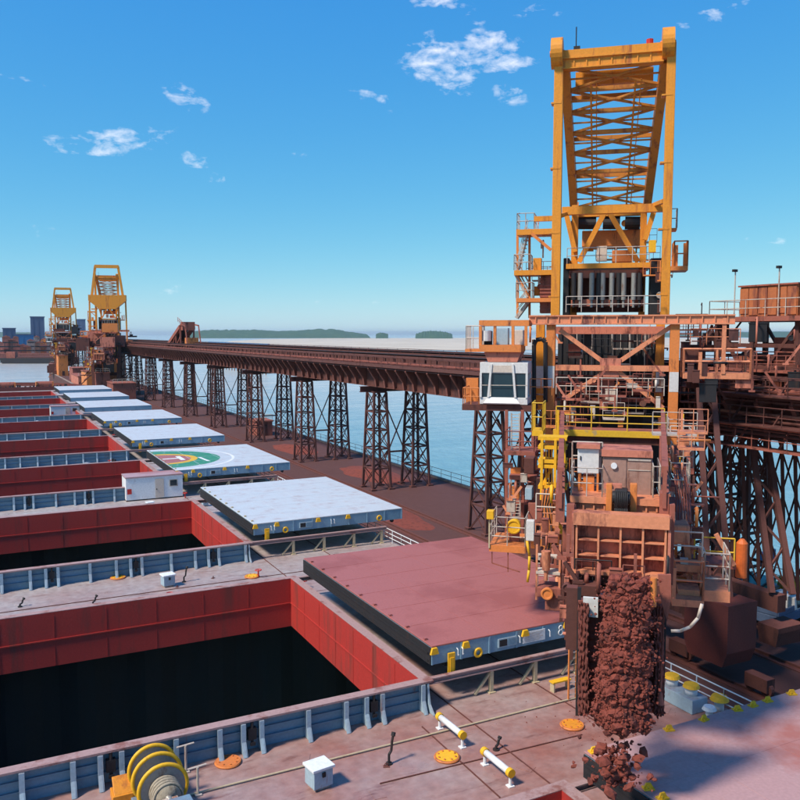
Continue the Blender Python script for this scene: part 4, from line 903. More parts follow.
# --- boom from the portal out over the hatch
for s in (-1, 1):
    m = MB(); x = 612 + s * 50
    a = LP(x, 441, 46.5); b = LP(612 + s * 52, 508, 26.4); m.bar(a, b, .28, .9); a2 = a + Vector((0, 0, 1.6)); b2 = b + Vector((0, 0, 1.2))
    m.bar(a2, b2, .2, .2)
    for q in range(9): p = a.lerp(b, q / 8); r = a2.lerp(b2, q / 8); m.bar(p, r, .12); 
    for q in range(8): m.bar(a.lerp(b, q / 8), a2.lerp(b2, (q + 1) / 8), .09)
    lput('boom_girder', m, 'rust')
a = LP(590, 441, 46.5); b = LP(590, 500, 27.6); c = LP(632, 441, 46.5); d = LP(632, 500, 27.6); c.z = a.z; d.z = b.z
m = MB().add([a, c, d, b], [(0, 1, 2, 3)]); lput('boom_belt', m, 'belt')
m = MB()
for q in range(14): p = a.lerp(b, q / 13); r = c.lerp(d, q / 13); m.bar(p - Vector((.5, 0, .25)), r + Vector((.5, 0, -.25)), .14)
lput('boom_cross_member', m, 'dark_rust')
# head platform with cabinets
VH = 27.0
m = MB(); lbox(m, 570, 498, 660, 504.5, VH, 2.2); hp = lput('head_platform', m, 'pink_orange'); m = MB(); lbox(m, 570.5, 505, 659, 512.5, VH + .12, .3)
for q in range(9): lbox(m, 572 + q * 10.5, 505, 573.6 + q * 10.5, 512.5, VH + .05, .07)
lput('head_beam_lower', m, 'pink_orange')
lrail(571, 498, 602, VH + .05, 1.9, .98, 'rail_grey', .5, r=.018); lrail(653, 498, 660, VH + .05, 1.9, 1.0, 'rail_grey', .4, r=.018)
m = MB(); lbox(m, 577.5, 449, 599, 473.5, VH + .9, .6); c = lput('white_cabinet', m, 'white_paint', bevel=.02); m = MB(); lbox(m, 576.5, 444.5, 600, 448.8, VH + .8, .8); sub('cabinet_hood', m.mesh('cabinet_hood', 'salmon'), c)
m = MB(); lbox(m, 580, 456, 581.2, 460, VH + .87, .02); sub('cabinet_handle', m.mesh('cabinet_handle', 'dark'), c); m = MB(); lbox(m, 578, 473.8, 580, 498, VH + .9, .1); lbox(m, 596.5, 473.8, 598.5, 498, VH + .9, .1); lbox(m, 583, 476, 594, 496, VH + 1, .3); sub('cabinet_leg', m.mesh('cabinet_leg', 'orange'), c)
m = MB(); lbox(m, 602.5, 457.5, 652, 497.5, VH + .8, 1.3); c = lput('brown_cabinet', m, 'brown_cab', bevel=.025); m = MB(); lbox(m, 601.5, 450.5, 653, 457.2, VH + .7, 1.5); sub('cabinet_top', m.mesh('cabinet_top', 'salmon'), c)
for (x0, x1) in ((603.5, 626), (628, 651)): m = MB(); lbox(m, x0, 459, x1, 496, VH + .77, .028); dd = m.mesh('cabinet_door', 'brown_cab'); sub('cabinet_door', dd, c)
m = MB(); lbox(m, 628, 459, 651, 461, VH + .74, .03); lbox(m, 628, 470, 651, 470.8, VH + .75, .02); sub('door_strip', m.mesh('door_strip', 'rail_grey'), c)
p = LP(614, 466, VH + .7); sub('round_lamp', MB().tube((p.x, p.y, p.z), (p.x, p.y + .07, p.z), .1, 16).mesh('round_lamp', 'mark_white'), c)
# black drive unit with cables, painted arms
p = LP(621, 506, VH - .15); m = MB().bx(p.x - .2, p.x + .2, p.y - .25, p.y + .3, p.z - .5, p.z + .55); m.tube((p.x - .28, p.y - .1, p.z + .3), (p.x + .28, p.y - .1, p.z + .3), .2, 14); lput('drive_unit', m, 'dark', bevel=.04)
m = MB()
for q in range(7): x = p.x - .18 + q * .06; m.path([(x, p.y - .3, p.z + .5), (x, p.y - .36, p.z), (x + .02, p.y - .3, p.z - .6)], .026, 6)
lput('cable_bundle', m, 'dark', smooth=True)
for (x0, x1) in ((606, 612), (630, 637)):
    m = MB(); lbox(m, x0, 484, x1, 512, VH - .12, .25); lput('drive_arm', m, 'orange', bevel=.02)
m = MB(); lbox(m, 604, 484.5, 622, 489, VH - .05, .3); lput('drive_plate', m, 'salmon')
# hopper front with its grid of shelves
VG = 26.0
a = LP(574, 545, VG); b = LP(668, 545, VG); a.z = LP(621, 573, VG).z; b.z = LP(621, 516, VG).z
m = MB().bx(a.x, b.x, a.y + .42, a.y + .5, a.z, b.z); hop = lput('hopper_front', m, 'salmon')
zt = LP(621, 527, VG).z
sub('hopper_lip', MB().bx(a.x - .03, b.x + .03, a.y - .06, a.y + .44, zt, b.z + .05).mesh('hopper_lip', 'pink_orange'), hop); sub('hopper_sill', MB().bx(a.x - .03, b.x + .03, a.y - .04, a.y + .44, a.z - .1, a.z + .02).mesh('hopper_sill', 'pink_orange'), hop)
for q in range(5):
    x = a.x + .07 + (b.x - a.x - .14) * q / 4; sub('vertical_rib', MB().bx(x - .03, x + .03, a.y, a.y + .42, a.z + .02, zt).mesh('vertical_rib', 'pink_orange'), hop)
for q in range(4):
    for k in (1, 2):
        x0 = a.x + .1 + (b.x - a.x - .14) * q / 4; x1 = a.x + .04 + (b.x - a.x - .14) * (q + 1) / 4; z = a.z + (zt - a.z) * k / 3; sub('shelf', MB().bx(x0, x1, a.y + .05, a.y + .42, z - .02, z + .02).mesh('shelf', 'pink_orange'), hop)
for s, x in ((-1, a.x), (1, b.x)):
    m = MB(); m.prism([(x, a.y, b.z), (x, a.y + 2.2, b.z + .2), (x - s * .3, a.y + 2.2, a.z - .6), (x, a.y, a.z)], (s * .08, 0, 0)); lput('hopper_side', m, 'salmon')
for (x0, x1) in ((566, 573.5), (668.5, 674)):
    m = MB(); lbox(m, x0, 505, x1, 585, VG + .3, .4); lput('hopper_post', m, 'rust')
m = MB(); lbox(m, 577, 575, 665, 586, VG + .2, 1.6); lput('chute_collar', m, 'dark_rust'); m = MB(); lbox(m, 572, 586, 600, 596, VG - .6, 1.2); lbox(m, 650, 586, 668, 600, VG - .6, 1.2); lput('chute_bracket', m, 'dark_rust')
# chute: three rubber skirts round the stream, caked with ore
VK = 23.6
def skirt(x0, y0, x1, y1, v0, v1, name, n=30, rows=60, mt='ore_sheet', amp=.05):
    vs = []; fs = []
    for j in range(rows + 1):
        for i in range(n + 1):
            t = i / n; A = LP(x0 + (x1 - x0) * t, y0 + (y1 - y0) * j / rows, v0 + (v1 - v0) * t)
            A.y += amp * .5 * math.sin(t * 17 + j * .1) + amp * 2.4 * noise.fractal(Vector((t * 5, j * .5, x0)), 1.0, 2.0, 4)
            if j > rows - 3: A.z += .3 * noise.noise(Vector((t * 9, 3, x0)))
            vs.append(A)
    for j in range(rows):
        for i in range(n): k = j * (n + 1) + i; fs.append((k, k + 1, k + n + 2, k + n + 1))
    m = MB().add(vs, fs); o = lput(name, m, mt, smooth=True); s = o.modifiers.new('thick', 'SOLIDIFY'); s.thickness = .05; return o
skirt(578, 600, 664, 714, VK + .7, VK + .7, 'chute_skirt'); skirt(579, 604, 588, 713, VK + .62, VK + .3, 'chute_skirt'); skirt(655, 604, 664, 714, VK + .3, VK + .62, 'chute_skirt')
for xa in (576.5, 662): m = MB(); lbox(m, xa, 588, xa + 3.6, 716, VK + .75, .12); lput('skirt_edge_bar', m, 'dark')
m = MB(); lbox(m, 583, 598, 598, 617, VK + .55, .12); lput('chute_window', m, 'white_paint')
m = MB(); p = LP(571, 592, VK + .6); lbox(m, 566, 588, 577, 650, VK + 1.0, .35); lput('chute_arm', m, 'dark_rust')
# hanging wire and weight on the right of the chute
m = MB(); a = LP(664, 612, VK + .3); b = LP(660, 704, VK + .3); a2 = LP(666, 560, VK + .3); m.tube(b, a2, .025, 6); m.tube(b, b + Vector((0, 0, .35)), .12, 10, .05); lput('plumb_weight', m, 'rust')
m = MB(); m.prism([LP(658, 575, VK + .2), LP(671, 575, VK + .2), LP(671, 600, VK + .2), LP(667, 622, VK + .2), LP(661, 600, VK + .2)], (0, .12, 0)); lput('hanger_plate', m, 'rust'); m = MB(); p = LP(653, 606, VK - .3); m.tube(p, p + Vector((0, 0, .8)), .09, 12); lput('spray_nozzle', m, 'orange')
m = MB(); m.path([LP(x, y, VK + 1.5) for x, y in ((671, 631), (680, 631), (690, 627), (698, 618), (702, 604))], .05, 8); lput('water_hose', m, 'cream', smooth=True)
# --- left access tower
VL = 34.0
for y in (437, 446, 460, 465, 486):
    m = MB(); lbox(m, 538, y, 567, y + 3.4, VL, .12); lbox(m, 538, y + .3, 567, y + 1.2, VL + .14, .9); lput('yellow_platform', m, 'bright_yellow')
for x in (541.5, 555, 563.5):
    m = MB(); lbox(m, x - 1.3, 440, x + 1.3, 560 if x > 560 else (500 if x < 545 else 490), VL - .06, .12); lput('yellow_upright', m, 'bright_yellow')
m = MB()
for q in range(4): lbar(m, 546 + q * 3, 447, VL + .4, 546 + q * 3, 486, VL + .4, .05)
lbar(m, 542, 486, VL + .5, 563, 447, VL + .5, .12); lput('yellow_lattice', m, 'bright_yellow')
m = MB(); lbox(m, 532, 431, 543, 436, VL + 3, 1.5); lput('cage_platform', m, 'bright_yellow'); lrail(532, 431, 542.5, VL + 3.03, 1.4, 1.25, 'mark_yellow', .5)
m = MB()
for (x, y0, y1) in ((543, 490, 560), (549, 488, 548), (556, 490, 552)): lbar(m, x, y1, VL - .2, x + 1.5, y0, VL - .2, .22)
lput('hanging_leg', m, 'orange')
m = MB()
for q in range(4):
    x = 545 + q * 3.4; m.path([LP(x, 488, VL - .5), LP(x - 2 - q, 505, VL - .7), LP(x - 3 + q, 525, VL - .65), LP(x + 1, 545, VL - .6), LP(x - 3, 566, VL - .5)], .03, 6)
lput('hose_bundle', m, 'dark', smooth=True)
m = MB(); lbox(m, 551, 503, 562, 540, VL + .3, .6); lput('red_casing', m, 'rust', bevel=.04)
# lower piston group beside the chute
VP = 27.5
m = MB(); a = LP(546, 570, VP); b = LP(546, 551, VP); m.tube(a, b, .13, 14, .16); m.tube(a - Vector((0, 0, .35)), a, .07, 10); lput('piston', m, 'pink_orange')
for x in (536.5, 559.5):
    m = MB(); lbox(m, x - 1, 545, x + 1, 600, VP + .1, .1); lput('piston_frame', m, 'pink_orange')
m = MB(); lbox(m, 536, 572, 560, 574.5, VP + .05, .5); lbox(m, 536, 556, 560, 558, VP + .3, .3); lput('piston_tie', m, 'cream')
m = MB(); lbox(m, 537, 588, 561, 598, VP, .8); lbox(m, 545, 598, 564, 611, VP + .1, .7); lbox(m, 560, 560, 571, 600, VP + .5, .6); lput('piston_base', m, 'rust', bevel=.03)
p = LP(547, 594, VP - .1); m = MB().tube((p.x, p.y, p.z), (p.x, p.y + .15, p.z), .19, 18); m.ring((p.x, p.y, p.z), (0, 1, 0), .17, .04, 20, 6); lput('guide_wheel', m, 'orange')
m = MB(); lbox(m, 562, 528, 570, 585, VP - .2, .5); lput('guide_box', m, 'rust')
for q, (x, y0, y1) in enumerate(((566, 600, 640), (561, 602, 622), (572, 596, 660))):
    m = MB(); lbox(m, x - 1.5, y0, x + 1.5, y1, VP - .4 - q * .5, .15); lput('drop_bar', m, 'dark_rust')
# left lower platform with drum and lamp box
VQ = 38.0
m = MB(); lbox(m, 489, 546, 526, 552.5, VQ, 2.6); lput('service_platform', m, 'orange'); lrail(489.5, 546, 525, VQ + .04, 2.4, 1.35, 'rail_grey', .8, r=.028, mid=(.33, .66))
p = LP(514, 526, VQ + .8); m = MB().tube((p.x, p.y - .2, p.z), (p.x, p.y + .3, p.z), .3, 18); m.ring((p.x, p.y - .2, p.z), (0, 1, 0), .3, .05, 20, 6); lput('hose_reel', m, 'bright_yellow'); m = MB(); lbox(m, 509, 530, 519, 546, VQ + .9, .3); lput('reel_stand', m, 'rust')
m = MB(); lbox(m, 486.5, 511, 493.5, 519.5, VQ - .2, .4); c = lput('lamp_box', m, 'bright_yellow', bevel=.02); m = MB(); lbox(m, 488.5, 519.5, 490, 548, VQ - .05, .1); sub('lamp_stem', m.mesh('lamp_stem', 'cream_post'), c)
m = MB(); lbox(m, 526, 521, 534, 541, VQ - .4, .4); lput('white_locker', m, 'white_paint', bevel=.02)
m = MB(); m.path([LP(x, y, VQ - .6) for x, y in ((527, 541), (529.5, 556), (529, 570), (527.5, 582))], .06, 8); lput('yellow_hose', m, 'bright_yellow', smooth=True)
m = MB(); lbar(m, 492, 552, VQ + .1, 492, 563, VQ + .1, .05); lbar(m, 508, 552, VQ + .1, 508, 572, VQ + .1, .05); lbar(m, 492, 563, VQ + .1, 520, 572, VQ + .1, .05); lput('under_rail', m, 'rust')
# ladder tower from the service platform up to the cab
m = MB()
for (x0, x1, y0, y1) in ((511.5, 519.5, 413, 452), (511, 520, 478, 546)):
    for x in (x0, x1): lbar(m, x, y0, VQ + 3, x, y1, VQ + 3, .06)
    n = int((y1 - y0) / 3)
    for q in range(n): y = y0 + (y1 - y0) * (q + .5) / n; lbar(m, x0, y, VQ + 3, x1, y, VQ + 3, .035)
lput('access_ladder', m, 'rail_grey')
m = MB(); lbox(m, 504, 451.5, 535, 455.5, VQ + 2.6, 2); lbox(m, 509, 476, 536, 480, VQ + 2.6, 2); lput('ladder_landing', m, 'rust'); lrail(505, 451.5, 534, VQ + 2.65, 1.9, 1.0, 'rust', .8)
m = MB()
for x in (506.5, 522.5, 533): lbar(m, x, 410, VQ + 4.4, x, 548, VQ + 4.4, .16)
lbar(m, 507, 548, VQ + 4.4, 522, 480, VQ + 4.4, .1); lbar(m, 533, 480, VQ + 4.4, 522, 455, VQ + 4.4, .1); lput('ladder_post', m, 'rust')
for q, (x0, y0, x1, y1, mt) in enumerate(((524, 458, 534, 474, 'dark_rust'), (525, 488, 532, 500, 'stay_blue'), (528, 503, 538, 522, 'rust'), (536, 478, 541, 520, 'dark_rust'))):
    m = MB(); lbox(m, x0, y0, x1, y1, VQ + 1.6, .8); lput('service_box', m, mt, bevel=.03)
# --- right service platforms near the chute
VT = 28.0
m = MB(); lbox(m, 672, 600, 704, 607, VT, 1.8); lbox(m, 703, 591, 730, 602, VT + .4, 1.8); lput('low_platform', m, 'pink_orange')
lrail(673, 600, 703, VT + .04, 1.6, 1.3, 'pink_orange', 1.0, r=.04); lrail(704, 591, 729, VT + .44, 1.6, 1.25, 'rail_grey', .8, r=.03, mid=(.33, .66)); lrail(694, 565, 734, VT + 2.6, 0, .98, 'mark_yellow', 1.2, r=.03)
m = MB(); lbox(m, 690, 564, 736, 568, VT + 2.6, 1.2); lput('upper_platform', m, 'rust')
m = MB(); lbox(m, 672, 568, 676, 602, VT - .02, .2); lbox(m, 678, 590, 700, 598, VT + .5, .8); lbox(m, 676, 565, 700, 572, VT + 1, .8); lbar(m, 716, 534, VT + 2.5, 734, 565, VT + 2.5, .16); lbar(m, 684, 520, VT + 2, 690, 575, VT + 2, .2); lput('platform_stay', m, 'pink_orange')
p = LP(741, 577, VT + 3.5); m = MB().tube(p, p + Vector((0, 0, 1.25)), .2, 16); m.tube(p + Vector((0, 0, 1.25)), p + Vector((0, 0, 1.4)), .2, 16, .08); lput('orange_float', m, 'tank_orange', smooth=False)
m = MB(); lbox(m, 672, 525, 690, 545, VT + 1.2, .8); lput('right_gearbox', m, 'pink_orange', bevel=.08)
m = MB()
for q in range(6): m.path([LP(674 + q * 2.2, 470, VT + 5), LP(677 + q * 2.5, 500, VT + 3.5), LP(676 + q * 3, 528, VT + 2.2)], .03, 5)
lput('right_hoses', m, 'rust', smooth=True)
for (x0, y0, x1, y1, v, mt) in ((668, 440, 684, 447, 40, 'rust'), (668, 452, 692, 457, 38, 'pink_orange'), (672, 468, 694, 474, 36, 'rust'), (670, 487, 690, 493, 34, 'salmon'), (668, 505, 682, 512, 32, 'rust')):
    m = MB(); lbox(m, x0, y0, x1, y1, v, 1.6); lput('right_step_platform', m, mt); lrail(x0 + .5, y0, x1 - .5, v + .03, 1.4, .95, 'rail_grey', .5, r=.022)
m = MB(); lbar(m, 676, 440, 39, 679, 540, 31, .2); lbar(m, 688, 450, 39, 690, 540, 31, .14); lput('right_stringer', m, 'rust')
# --- portal legs down to the crane rails, with the heavy base boxes
def world_to_loader(p): q = Vector(p); return Vector((q.dot(udir), q.dot(vdir) - V0, q.z - ZQ))
feet = [(35.9, 31.6), (35.9, 49.5), (40.9, 31.6), (40.9, 49.5)]
tops = [LP(706, 388, 50), LP(550, 412, 49), LP(752, 392, 56), LP(560, 412, 58)]
for k, (fx, fy) in enumerate(feet):
    p = world_to_loader((fx, fy, ZQ)); c = Vector((p.x, p.y, 0)); 
    m = MB(); e = Vector((.55, 0, 0)); f0 = c + Vector((0, 0, 4.0))
    for sg in (-1, 1): m.bar(f0 + e * sg, tops[k] + e * sg * .7, .3, .34)
    for q in range(9): sg = 1 - 2 * (q % 2); m.bar((f0 + e * sg).lerp(tops[k] + e * sg * .7, q / 9), (f0 - e * sg).lerp(tops[k] - e * sg * .7, (q + 1) / 9), .12)
    lg = lput('gantry_leg', m, 'trestle')  # dark material carries the shade on the legs
    d = world_to_loader((fx, fy + 1, ZQ)) - p
    for s in (-1, 1):
        m = MB(); m.bar(c + d * (s * 2.0) + Vector((0, 0, .8)), c + d * (s * 3.4) + Vector((0, 0, .8)), .6, .7)
        for w in (2.2, 3.2): q = c + d * (s * w); n = Vector((d.y, -d.x, 0)).normalized(); m.tube(q + Vector((0, 0, .54)) - n * .12, q + Vector((0, 0, .54)) + n * .12, .36, 16)
        sub('bogie', m.mesh('bogie', 'dark_rust'), lg)
    n = Vector((d.y, -d.x, 0)).normalized()
    m = MB(); wd, ht = (3.0, 2.6) if k == 0 else (1.4, .3)
    poly = [c + d * -wd / 2 * .8 + Vector((0, 0, 1.2)) - n * 1.1, c + d * wd / 2 * .8 + Vector((0, 0, 1.2)) - n * 1.1, c + d * wd / 2 + Vector((0, 0, 2)) - n * 1.1, c + d * wd / 2 + Vector((0, 0, 2 + ht)) - n * 1.1, c - d * wd / 2 + Vector((0, 0, 2 + ht)) - n * 1.1, c - d * wd / 2 + Vector((0, 0, 2)) - n * 1.1]
    m.prism(poly, n * 2.2); sub('base_box', m.mesh('base_box', 'hull' if k == 0 else 'dark_rust'), lg)  # box colour darkened to stand for the shade there
m = MB()
for a, b in ((0, 1), (2, 3)):
    p, q = [world_to_loader((*feet[i], ZQ)) for i in (a, b)]; m.bar((p.x, p.y, 3.4), (q.x, q.y, 3.4), .7, 1.0)
lput('sill_beam', m, 'dark_rust')
for (x0, y0, v0, x1, y1, v1, w) in ((713, 470, 58, 752, 400, 60, .22), (722, 470, 58, 764, 478, 60, .3), (731, 545, 58, 765, 482, 60, .18), (700, 440, 55, 716, 395, 57, .2), (690, 384, 52, 760, 384, 58, .5), (700, 400, 54, 798, 400, 58, .4)):
    m = MB(); lbar(m, x0, y0, v0, x1, y1, v1, w); lput('rear_brace', m, 'dark_rust')
m = MB(); lbox(m, 686, 388, 760, 397, 55, 4); lput('rear_floor', m, 'dark_rust'); lrail(700, 388, 790, 55.1, 0, 1.1, 'rust', 1.4); m = MB(); lbox(m, 690, 345, 735, 352, 60, 2); lbox(m, 700, 338, 712, 346, 61, 2); lput('rear_machinery', m, 'dark_rust')
m = MB(); lbar(m, 700, 352, 59, 712, 325, 59, .14); lbar(m, 712, 325, 59, 716, 352, 59, .14); lput('rear_tripod', m, 'rust')

# far loaders: same machine further along the berth, slewed in line with the quay
for k, (x, y, rz, lab) in enumerate(((36.2, 272, R(-14), 'distant yellow topped ship loader standing nearer along the berth past the bow'), (36.2, 418, R(-8), 'farthest small yellow topped ship loader at the end of the berth'))):
    c = copy_tree(LD, None, ('chute_skirt', 'gantry_leg', 'sill_beam', 'rear_brace', 'plumb_weight', 'water_hose', 'skirt_edge_bar', 'railing'))
    c.location = (x, y, ZQ); c.rotation_euler = (0, 0, rz); tag(c, lab, 'ship loader', 'ship loaders')
    for fx in (-3.4, 3.4):
        for fy in (-7, 7):
            m = MB().bar((fx, fy, 1.2), (fx * 1.2, fy * .6, 16.5), .9, 1.0).bx(fx - .8, fx + .8, fy - 2.4, fy + 2.4, .3, 1.8); put('gantry_leg', m.mesh('gantry_leg', 'dark_rust'), c)
    m = MB()
    for z in (5, 9, 13):
        for fx in (-3.5, 3.5): m.bar((fx, -6, z), (fx, 6, z + 3), .4); m.bar((fx, 6, z), (fx, -6, z + 3), .4)
        m.bx(-5, 5, -6, 6, z + 2.4, z + 2.7)
    put('gantry_bracing', m.mesh('gantry_bracing', 'dark_rust'), c)
    rq = random.Random(40 + k)
    for q in range(46):
        x, y2, z = rq.uniform(-6.5, 6.5), rq.uniform(-7, 7), rq.uniform(1, 22); w, d, h = rq.uniform(.6, 2.6), rq.uniform(.6, 2.6), rq.uniform(.5, 2.2); mt = rq.choice(('rust', 'dark_rust', 'trestle', 'salmon', 'orange', 'dark', 'dark_rust'))
        m = MB().bx(x - w, x + w, y2 - d, y2 + d, z - h, z + h) if q % 2 else MB().bx(x - w, x + w, y2 - d, y2 + d, z - .12, z + .12).bar((x - w, y2 - d, z - 3), (x + w, y2 - d, z), .25).bar((x - w, y2 - d, z), (x - w, y2 - d, z + 1.2), .12).bar((x - w, y2 - d, z + 1.2), (x + w, y2 - d, z + 1.2), .12)
        put('machine_block' if q % 2 else 'braced_platform', m.mesh('machine_block', mt), c)
    m = MB().bx(-4.4, 4.4, -3, 6, 6, 16); put('transfer_house', m.mesh('transfer_house', 'dark_rust'), c)
    m = MB().prism([(-5.6, 2.2, 31), (5.6, 2.2, 31), (5.6, 2.2, 29.2), (2.4, 2.2, 26.6), (-2.4, 2.2, 26.6), (-5.6, 2.2, 29.2)], (0, 3, 0)); put('winch_deck', m.mesh('winch_deck', 'yellow'), c)
    for sg in (-1, 1): put('head_frame_post', MB().bar((sg * 4.6, 3.5, 31), (sg * 3.4, 3.5, 40), .7).bar((sg * 5.4, 3.5, 29), (sg * 5.6, 3.5, 14), .45).mesh('head_frame_post', 'yellow'), c)
    put('head_frame_beam', MB().bx(-3.6, 3.6, 3.1, 3.9, 39.4, 40.4).mesh('head_frame_beam', 'yellow'), c)

# ================================================================== ORE
def lumps_mesh(specs, name):
    rg = random.Random(5); base = []
    for v in range(8):
        b = bmesh.new(); bmesh.ops.create_icosphere(b, subdivisions=1, radius=1)
        for q in b.verts: q.co *= rg.uniform(.72, 1.25)
        base.append(([q.co.copy() for q in b.verts], [tuple(x.index for x in f.verts) for f in b.faces])); b.free()
    m = MB()
    for (c, s) in specs:
        vs, fs = base[rg.randrange(8)]; rot = Matrix.Rotation(rg.uniform(0, 6), 3, 'Z') @ Matrix.Rotation(rg.uniform(0, 6), 3, 'X'); sc = Vector((s * rg.uniform(.8, 1.3), s * rg.uniform(.8, 1.2), s * rg.uniform(.8, 1.4)))
        m.add([c + rot @ Vector((v.x * sc.x, v.y * sc.y, v.z * sc.z)) for v in vs], fs)
    return m
def to_world(p): return vdir * (p.y + V0) + udir * p.x + Vector((0, 0, p.z + ZQ))
rg = random.Random(11); specs = []
zt = to_world(LP(628, 576, VK)).z
def stream_axis(z):
    t = min(1, max(0, (zt - z) / (zt - 5.5))); c = to_world(LP(629 - 6 * t, 640, VK - .1)); return Vector((c.x, c.y, z)),   .72 + .1 * t
# the body of the stream: lumps run together, falling in pulses that make scallops
core = MB(); rows, n = 150, 56
for j in range(rows + 1):
    z = zt - (zt - 5.3) * j / rows; c, w = stream_axis(z)
    for i in range(n):
        a = 2 * PI * i / n; d = udir * math.cos(a) * w + vdir * math.sin(a) * .45
        sc = .5 + .5 * math.sin(z * 7.5 + 2.2 * noise.noise(Vector((math.cos(a) * 1.6, z * .8, 2)))); f = noise.fractal(Vector((math.cos(a) * 2.6, math.sin(a) * 1.6, z * 2.4)), 1.0, 2.0, 5)
        core.v.append(tuple(c + d * (.56 + .24 * sc + .34 * f) + Vector((0, 0, .08 * f))))
for j in range(rows):
    for i in range(n): core.f.append((j * n + i, j * n + (i + 1) % n, (j + 1) * n + (i + 1) % n, (j + 1) * n + i))
for q in range(9000):
    z = rg.uniform(4.9, zt); c, w = stream_axis(z); a = rg.uniform(PI, 2 * PI) if rg.random() < .8 else rg.uniform(0, 2 * PI); sc = .5 + .5 * math.sin(z * 7.5 + 2.2 * noise.noise(Vector((math.cos(a) * 1.6, z * .8, 2))))
    r = .52 + .26 * sc + rg.uniform(-.1, .12) + (abs(rg.gauss(0, .22)) if rg.random() < .4 else 0)
    sz = rg.choice((.01, .014, .018, .02, .025, .03, .03, .04, .045, .06, .09, .13) if r < .9 else (.008, .012, .016, .02, .03, .045))
    specs.append((c + udir * math.cos(a) * w * r + vdir * math.sin(a) * .45 * r, sz))
for q in range(520):      # ragged tail below the skirts
    z = rg.uniform(3.2, 5.5); c = stream_axis(5.4)[0]; c.z = z; a = rg.uniform(0, 2 * PI); t = (5.5 - z) / 2.3; r = abs(rg.gauss(0, .30 + .22 * t))
    if .34 < t < .5 and rg.random() < .85: continue
    specs.append((c - udir * .12 * t + udir * math.cos(a) * r + vdir * math.sin(a) * r, rg.choice((.012, .016, .02, .02, .03, .03, .04, .05, .07, .10, .15))))
for q in range(900):      # heap rising at the hatch corner
    c = stream_axis(5.4)[0]; a = rg.uniform(0, 2 * PI); r = rg.random() ** .6 * 1.3
    specs.append((Vector((c.x, c.y, 2.5 - r * 1.1 + rg.uniform(-.2, .15))) - udir * .15 + udir * math.cos(a) * r + vdir * math.sin(a) * r, rg.choice((.04, .06, .09, .13))))
lm = lumps_mesh(specs, 'ore'); lm.add(core.v, core.f)
o = lm.build('falling_ore', 'ore', fix=False); stuff(o); tag(o, 'stream of dark red ore lumps pouring from the loader chute', 'ore')
# spilled crumbs on deck round the chute foot
specs = []
for q in range(260):
    a = rg.uniform(0, 2 * PI); r = abs(rg.gauss(0, 1.5)); p = G(625, 728) + Vector((math.cos(a) * r * 1.2, math.sin(a) * r + 1.0, 0))
    if p.y < 20.95 or (p.x < XC + .8 and p.y < 21.4): continue
    specs.append((Vector((p.x, p.y, .01)), rg.choice((.012, .016, .02, .03))))
o = lumps_mesh(specs, 'spill').build('spilled_ore', 'ore', fix=False); stuff(o); tag(o, 'scattered red ore lumps spilled on the deck under the chute', 'ore')
# old spilled ore heaps on the quay
def heap(name, x, y, rx, ry, h, lab, seed):
    n, k = 36, 9; vs = []; fs = []
    for j in range(k):
        r = j / (k - 1)
        for i in range(n):
            a = 2 * PI * i / n; q = r * (1 + .22 * noise.noise(Vector((math.cos(a) * 2, math.sin(a) * 2, seed)))); z = h * (1 - r) ** 1.1 * (1 + .25 * noise.noise(Vector((math.cos(a) * 3 * r, math.sin(a) * 3 * r, seed + 4))))
            vs.append((x + math.cos(a) * q * rx, y + math.sin(a) * q * ry, ZQ + .004 + z))
    for j in range(k - 1):
        for i in range(n): fs.append((j * n + i, j * n + (i + 1) % n, (j + 1) * n + (i + 1) % n, (j + 1) * n + i))
    o = MB().add(vs, fs).build(name, 'ore', smooth=True); stuff(o); tag(o, lab, 'ore heap')
heap('ore_heap', 47, 100, 3.2, 8, .7, 'low red ore heap under the trestle by the nearest tower pairs', 1); heap('ore_heap', 46, 128, 3, 7, .8, 'low red ore heap further along under the trestle', 2); heap('ore_heap', 38, 78, 2.4, 9, .35, 'thin red ore drift on the open quay', 3)

# ================================================================== QUAYSIDE THINGS
t = thing('skip', 'teal waste skip on the quay behind the loader', 'skip', G(755, 600, ZQ), R(20))
put('body', MB().prism([(-1.5, -.8, .2), (1.5, -.8, .2), (1.9, -.8, 1.4), (-1.9, -.8, 1.4)], (0, 1.7, 0)).mesh('body', 'teal'), t); put('rim', MB().bar((-1.95, -.85, 1.44), (1.95, -.85, 1.44), .12).bar((-1.95, .95, 1.44), (1.95, .95, 1.44), .12).mesh('rim', 'dark'), t); put('skid', MB().bx(-1.2, -1, -.7, .7, .003, .2).bx(1, 1.2, -.7, .7, .003, .2).mesh('skid', 'dark'), t)
def drum(px, py, mt, lab):
    p = G(px, py, ZQ); t = thing('oil_drum', lab, 'drum', p, group='drums on the quay'); put('body', MB().tube((0, 0, .01), (0, 0, 1.1), .42, 18).mesh('body', mt, False), t)
    put('hoop', MB().ring((0, 0, .38), (0, 0, 1), .43, .03, 20, 5).ring((0, 0, .74), (0, 0, 1), .43, .03, 20, 5).mesh('hoop', mt), t)
drum(770, 562, 'blue_wall', 'dark blue drum beyond the teal skip'); drum(762, 566, 'bright_blue', 'bright blue drum beyond the teal skip'); drum(776, 600, 'white_paint', 'white drum between the teal skip and yellow truck')
